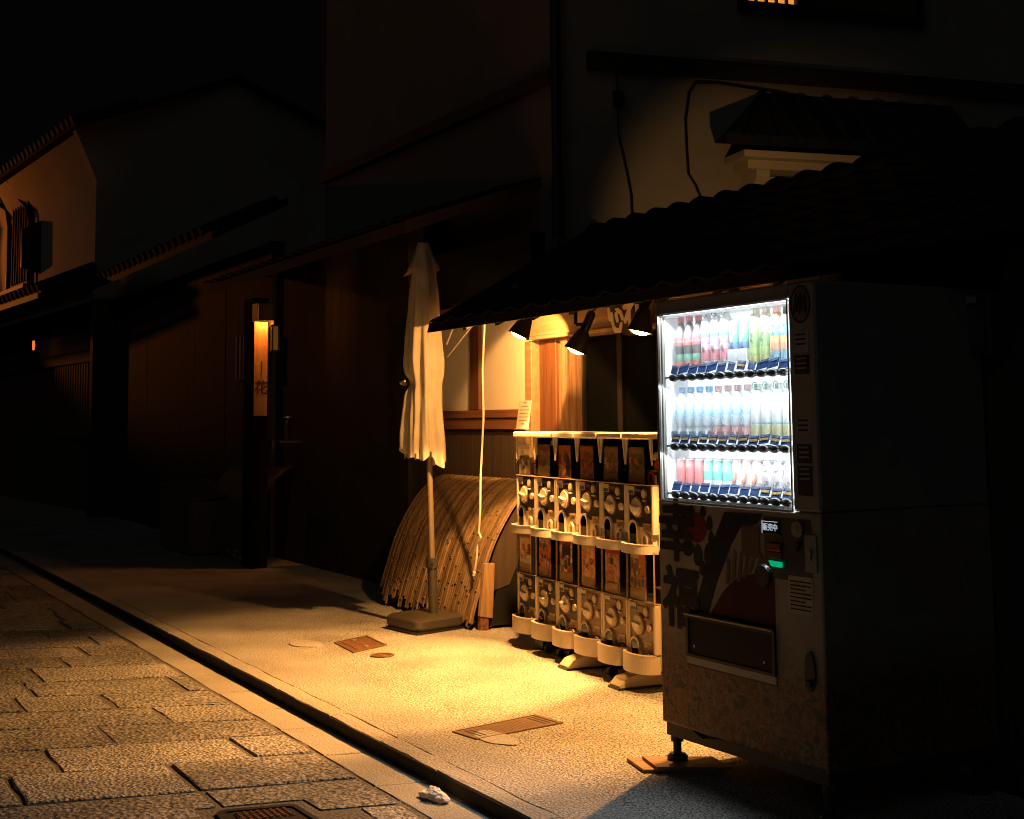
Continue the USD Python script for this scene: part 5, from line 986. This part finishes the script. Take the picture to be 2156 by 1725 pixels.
# the row between: dark neighbours, their sign and things in front
nb = thing('dark_neighbour_house', 'dark boarded house front left of the tall house', 'building', (-17, 5, 0))
x = -21.9
while x < -14.5:
    w_ = .24 + .08 * random.random(); put(nb, 'front_board', box(x + .002, x + w_ - .002, 4.85 + .006 * random.random(), 5.0, 0, 3.5), M_neigh); x += w_
pe = put(nb, 'pent_roof', MB().hull([(x, y, z) for x in (-21.8, -14.7) for y, z in ((4.3, 3.55), (4.3, 3.65), (5.2, 4.0), (5.2, 4.1))]), M_tile)
for i in range(23): put(pe, 'roof_tile', MB().cyl((-21.7 + .3 * i, 4.27, 3.68), (-21.7 + .3 * i, 5.2, 4.12), .065, n=9), M_tile)
wi = put(nb, 'lattice_window', box(-15.3, -14.5, 4.80, 4.848, 1.95, 2.5), M_darkx)
for k in range(6): put(wi, 'lattice_bar', box(-15.26 + .14 * k, -15.21 + .14 * k, 4.76, 4.799, 1.97, 2.48), mats['lattice_wood'])
put(nb, 'sign_wall', box(-13.5, -13.2, 4.30, 4.47, 0, 2.75), M_unlit)
t = thing('vertical_signboard', 'narrow upright signboard glowing orange beside a dark doorway down the street', 'sign', (-13.18, 4.39, 1.54))
put(t, 'board', box(-13.198, -13.18, 4.31, 4.45, 1.54, 2.50), wood('sign_wood', (.42, .22, .09), (.62, .36, .16), 'z'))
put(t, 'brushed_character', facing_x(glyph('花', .13, .002), -13.180, 4.315, 1.76), mat('sign_ink', (.10, .035, .012), rough=.6))
put(t, 'sign_edge', box(-13.179, -13.17, 4.385, 4.392, 1.98, 2.10), mats['sign_ink'])
t = thing('sign_lamp', 'small hooded lamp over the upright signboard', 'lamp', (-13.1, 4.41, 2.6))
put(t, 'hood', MB().hull([(-13.02, y, z) for y, z in ((4.30, 2.50), (4.464, 2.51), (4.464, 2.66), (4.30, 2.66))] + [(-13.04, y, z) for y, z in ((4.30, 2.50), (4.464, 2.51), (4.464, 2.66), (4.30, 2.66))]).box(-13.2, -13.02, 4.29, 4.47, 2.661, 2.68).box(-13.2, -13.041, 4.466, 4.478, 2.40, 2.66).box(-13.2, -13.041, 4.29, 4.298, 2.5, 2.66), M_black)
put(t, 'bulb', MB().add(trimesh.creation.icosphere(2, .022).apply_translation([-13.10, 4.42, 2.60])), emit('sign_bulb', (1.0, .30, .045), 1700.0))
t = thing('andon_lantern', 'dark framed box lantern hanging in front of the upright signboard', 'lantern', (-13.0, 4.45, 2.32))
ln_ = MB()
for y in (4.42, 4.49):
    for x in (-13.07, -12.97): ln_.box(x, x + .014, y, y + .014, 2.19, 2.46)
for z in (2.19, 2.446): ln_.box(-13.07, -12.956, 4.42, 4.504, z, z + .014)
put(t, 'frame', ln_, M_black)
put(t, 'paper_pane', box(-13.054, -12.972, 4.436, 4.488, 2.206, 2.444), emit('lantern_paper', (1.0, .36, .06), .10))
put(t, 'hanger', MB().cyl((-13.0, 4.46, 2.46), (-13.0, 4.46, 2.66), .008, n=8), M_black)
t = thing('glass_vase', 'small glass cup on a wall shelf below the signboard, rim glinting', 'vase', (-13.0, 4.62, 1.28))
put(t, 'cup', MB().lathe([(0, 1.285), (.035, 1.285), (.052, 1.52), (.048, 1.52), (.032, 1.29), (0, 1.29)], (-13.0, 4.60, 0), 18), pane('cup_glass', (.9, .9, .9)), smooth=50)
put(t, 'rim', MB().lathe([(.047, 1.52), (.053, 1.52), (.053, 1.527), (.047, 1.527), (.047, 1.52)], (-13.0, 4.60, 0), 18), M_steel)
put(t, 'shelf', box(-13.2, -12.92, 4.501, 4.72, 1.262, 1.284), M_darkx)
put(t, 'bracket', box(-13.2, -13.09, 4.471, 4.50, 1.20, 1.284), M_black)
M_bamdim = wood('dimmed_bamboo', (.06, .04, .022), (.13, .085, .045), 'z')  # darker copy of the bamboo, its dimness put into the colour
f2 = thing('second_bamboo_fence', 'dim bamboo skirt fence in the dark left of the parasol', 'fence', (-13.2, 4.6, 0))
for k in range(30):
    x0 = -15.5 + .062 * k; S = np.linspace(.04 + .1 * random.random(), LEN, 9); V, F = [], []
    for y, z in spl(S): V += [(x0, y - .02, z), (x0 + .028, y - .034, z), (x0 + .056, y - .02, z)]
    for i in range(8):
        for j in range(2): a = i * 3 + j; F += [(a, a + 1, a + 4), (a, a + 4, a + 3)]
    put(f2, 'bamboo_strip', MB().add(np.array(V), F), M_bamdim, smooth=60)
t = thing('dark_crate', 'dim brown board box on the footpath left of the second bamboo fence', 'box', (-15.4, 4.3, 0))
for k in range(5): put(t, 'board', box(-16.1 + .26 * k, -15.85 + .26 * k, 4.12, 4.15, .02, .74 - .03 * k), wood('crate_wood', (.09, .06, .045), (.15, .10, .075), 'z'))
put(t, 'top', MB().hull([(-16.1, 4.12, .76), (-14.82, 4.12, .63), (-16.1, 4.7, .80), (-14.82, 4.7, .67), (-16.1, 4.12, .74), (-14.82, 4.12, .61), (-16.1, 4.7, .78), (-14.82, 4.7, .65)]), mats['crate_wood'])
put(t, 'side', box(-14.84, -14.82, 4.151, 4.7, .02, .60), mats['crate_wood'])
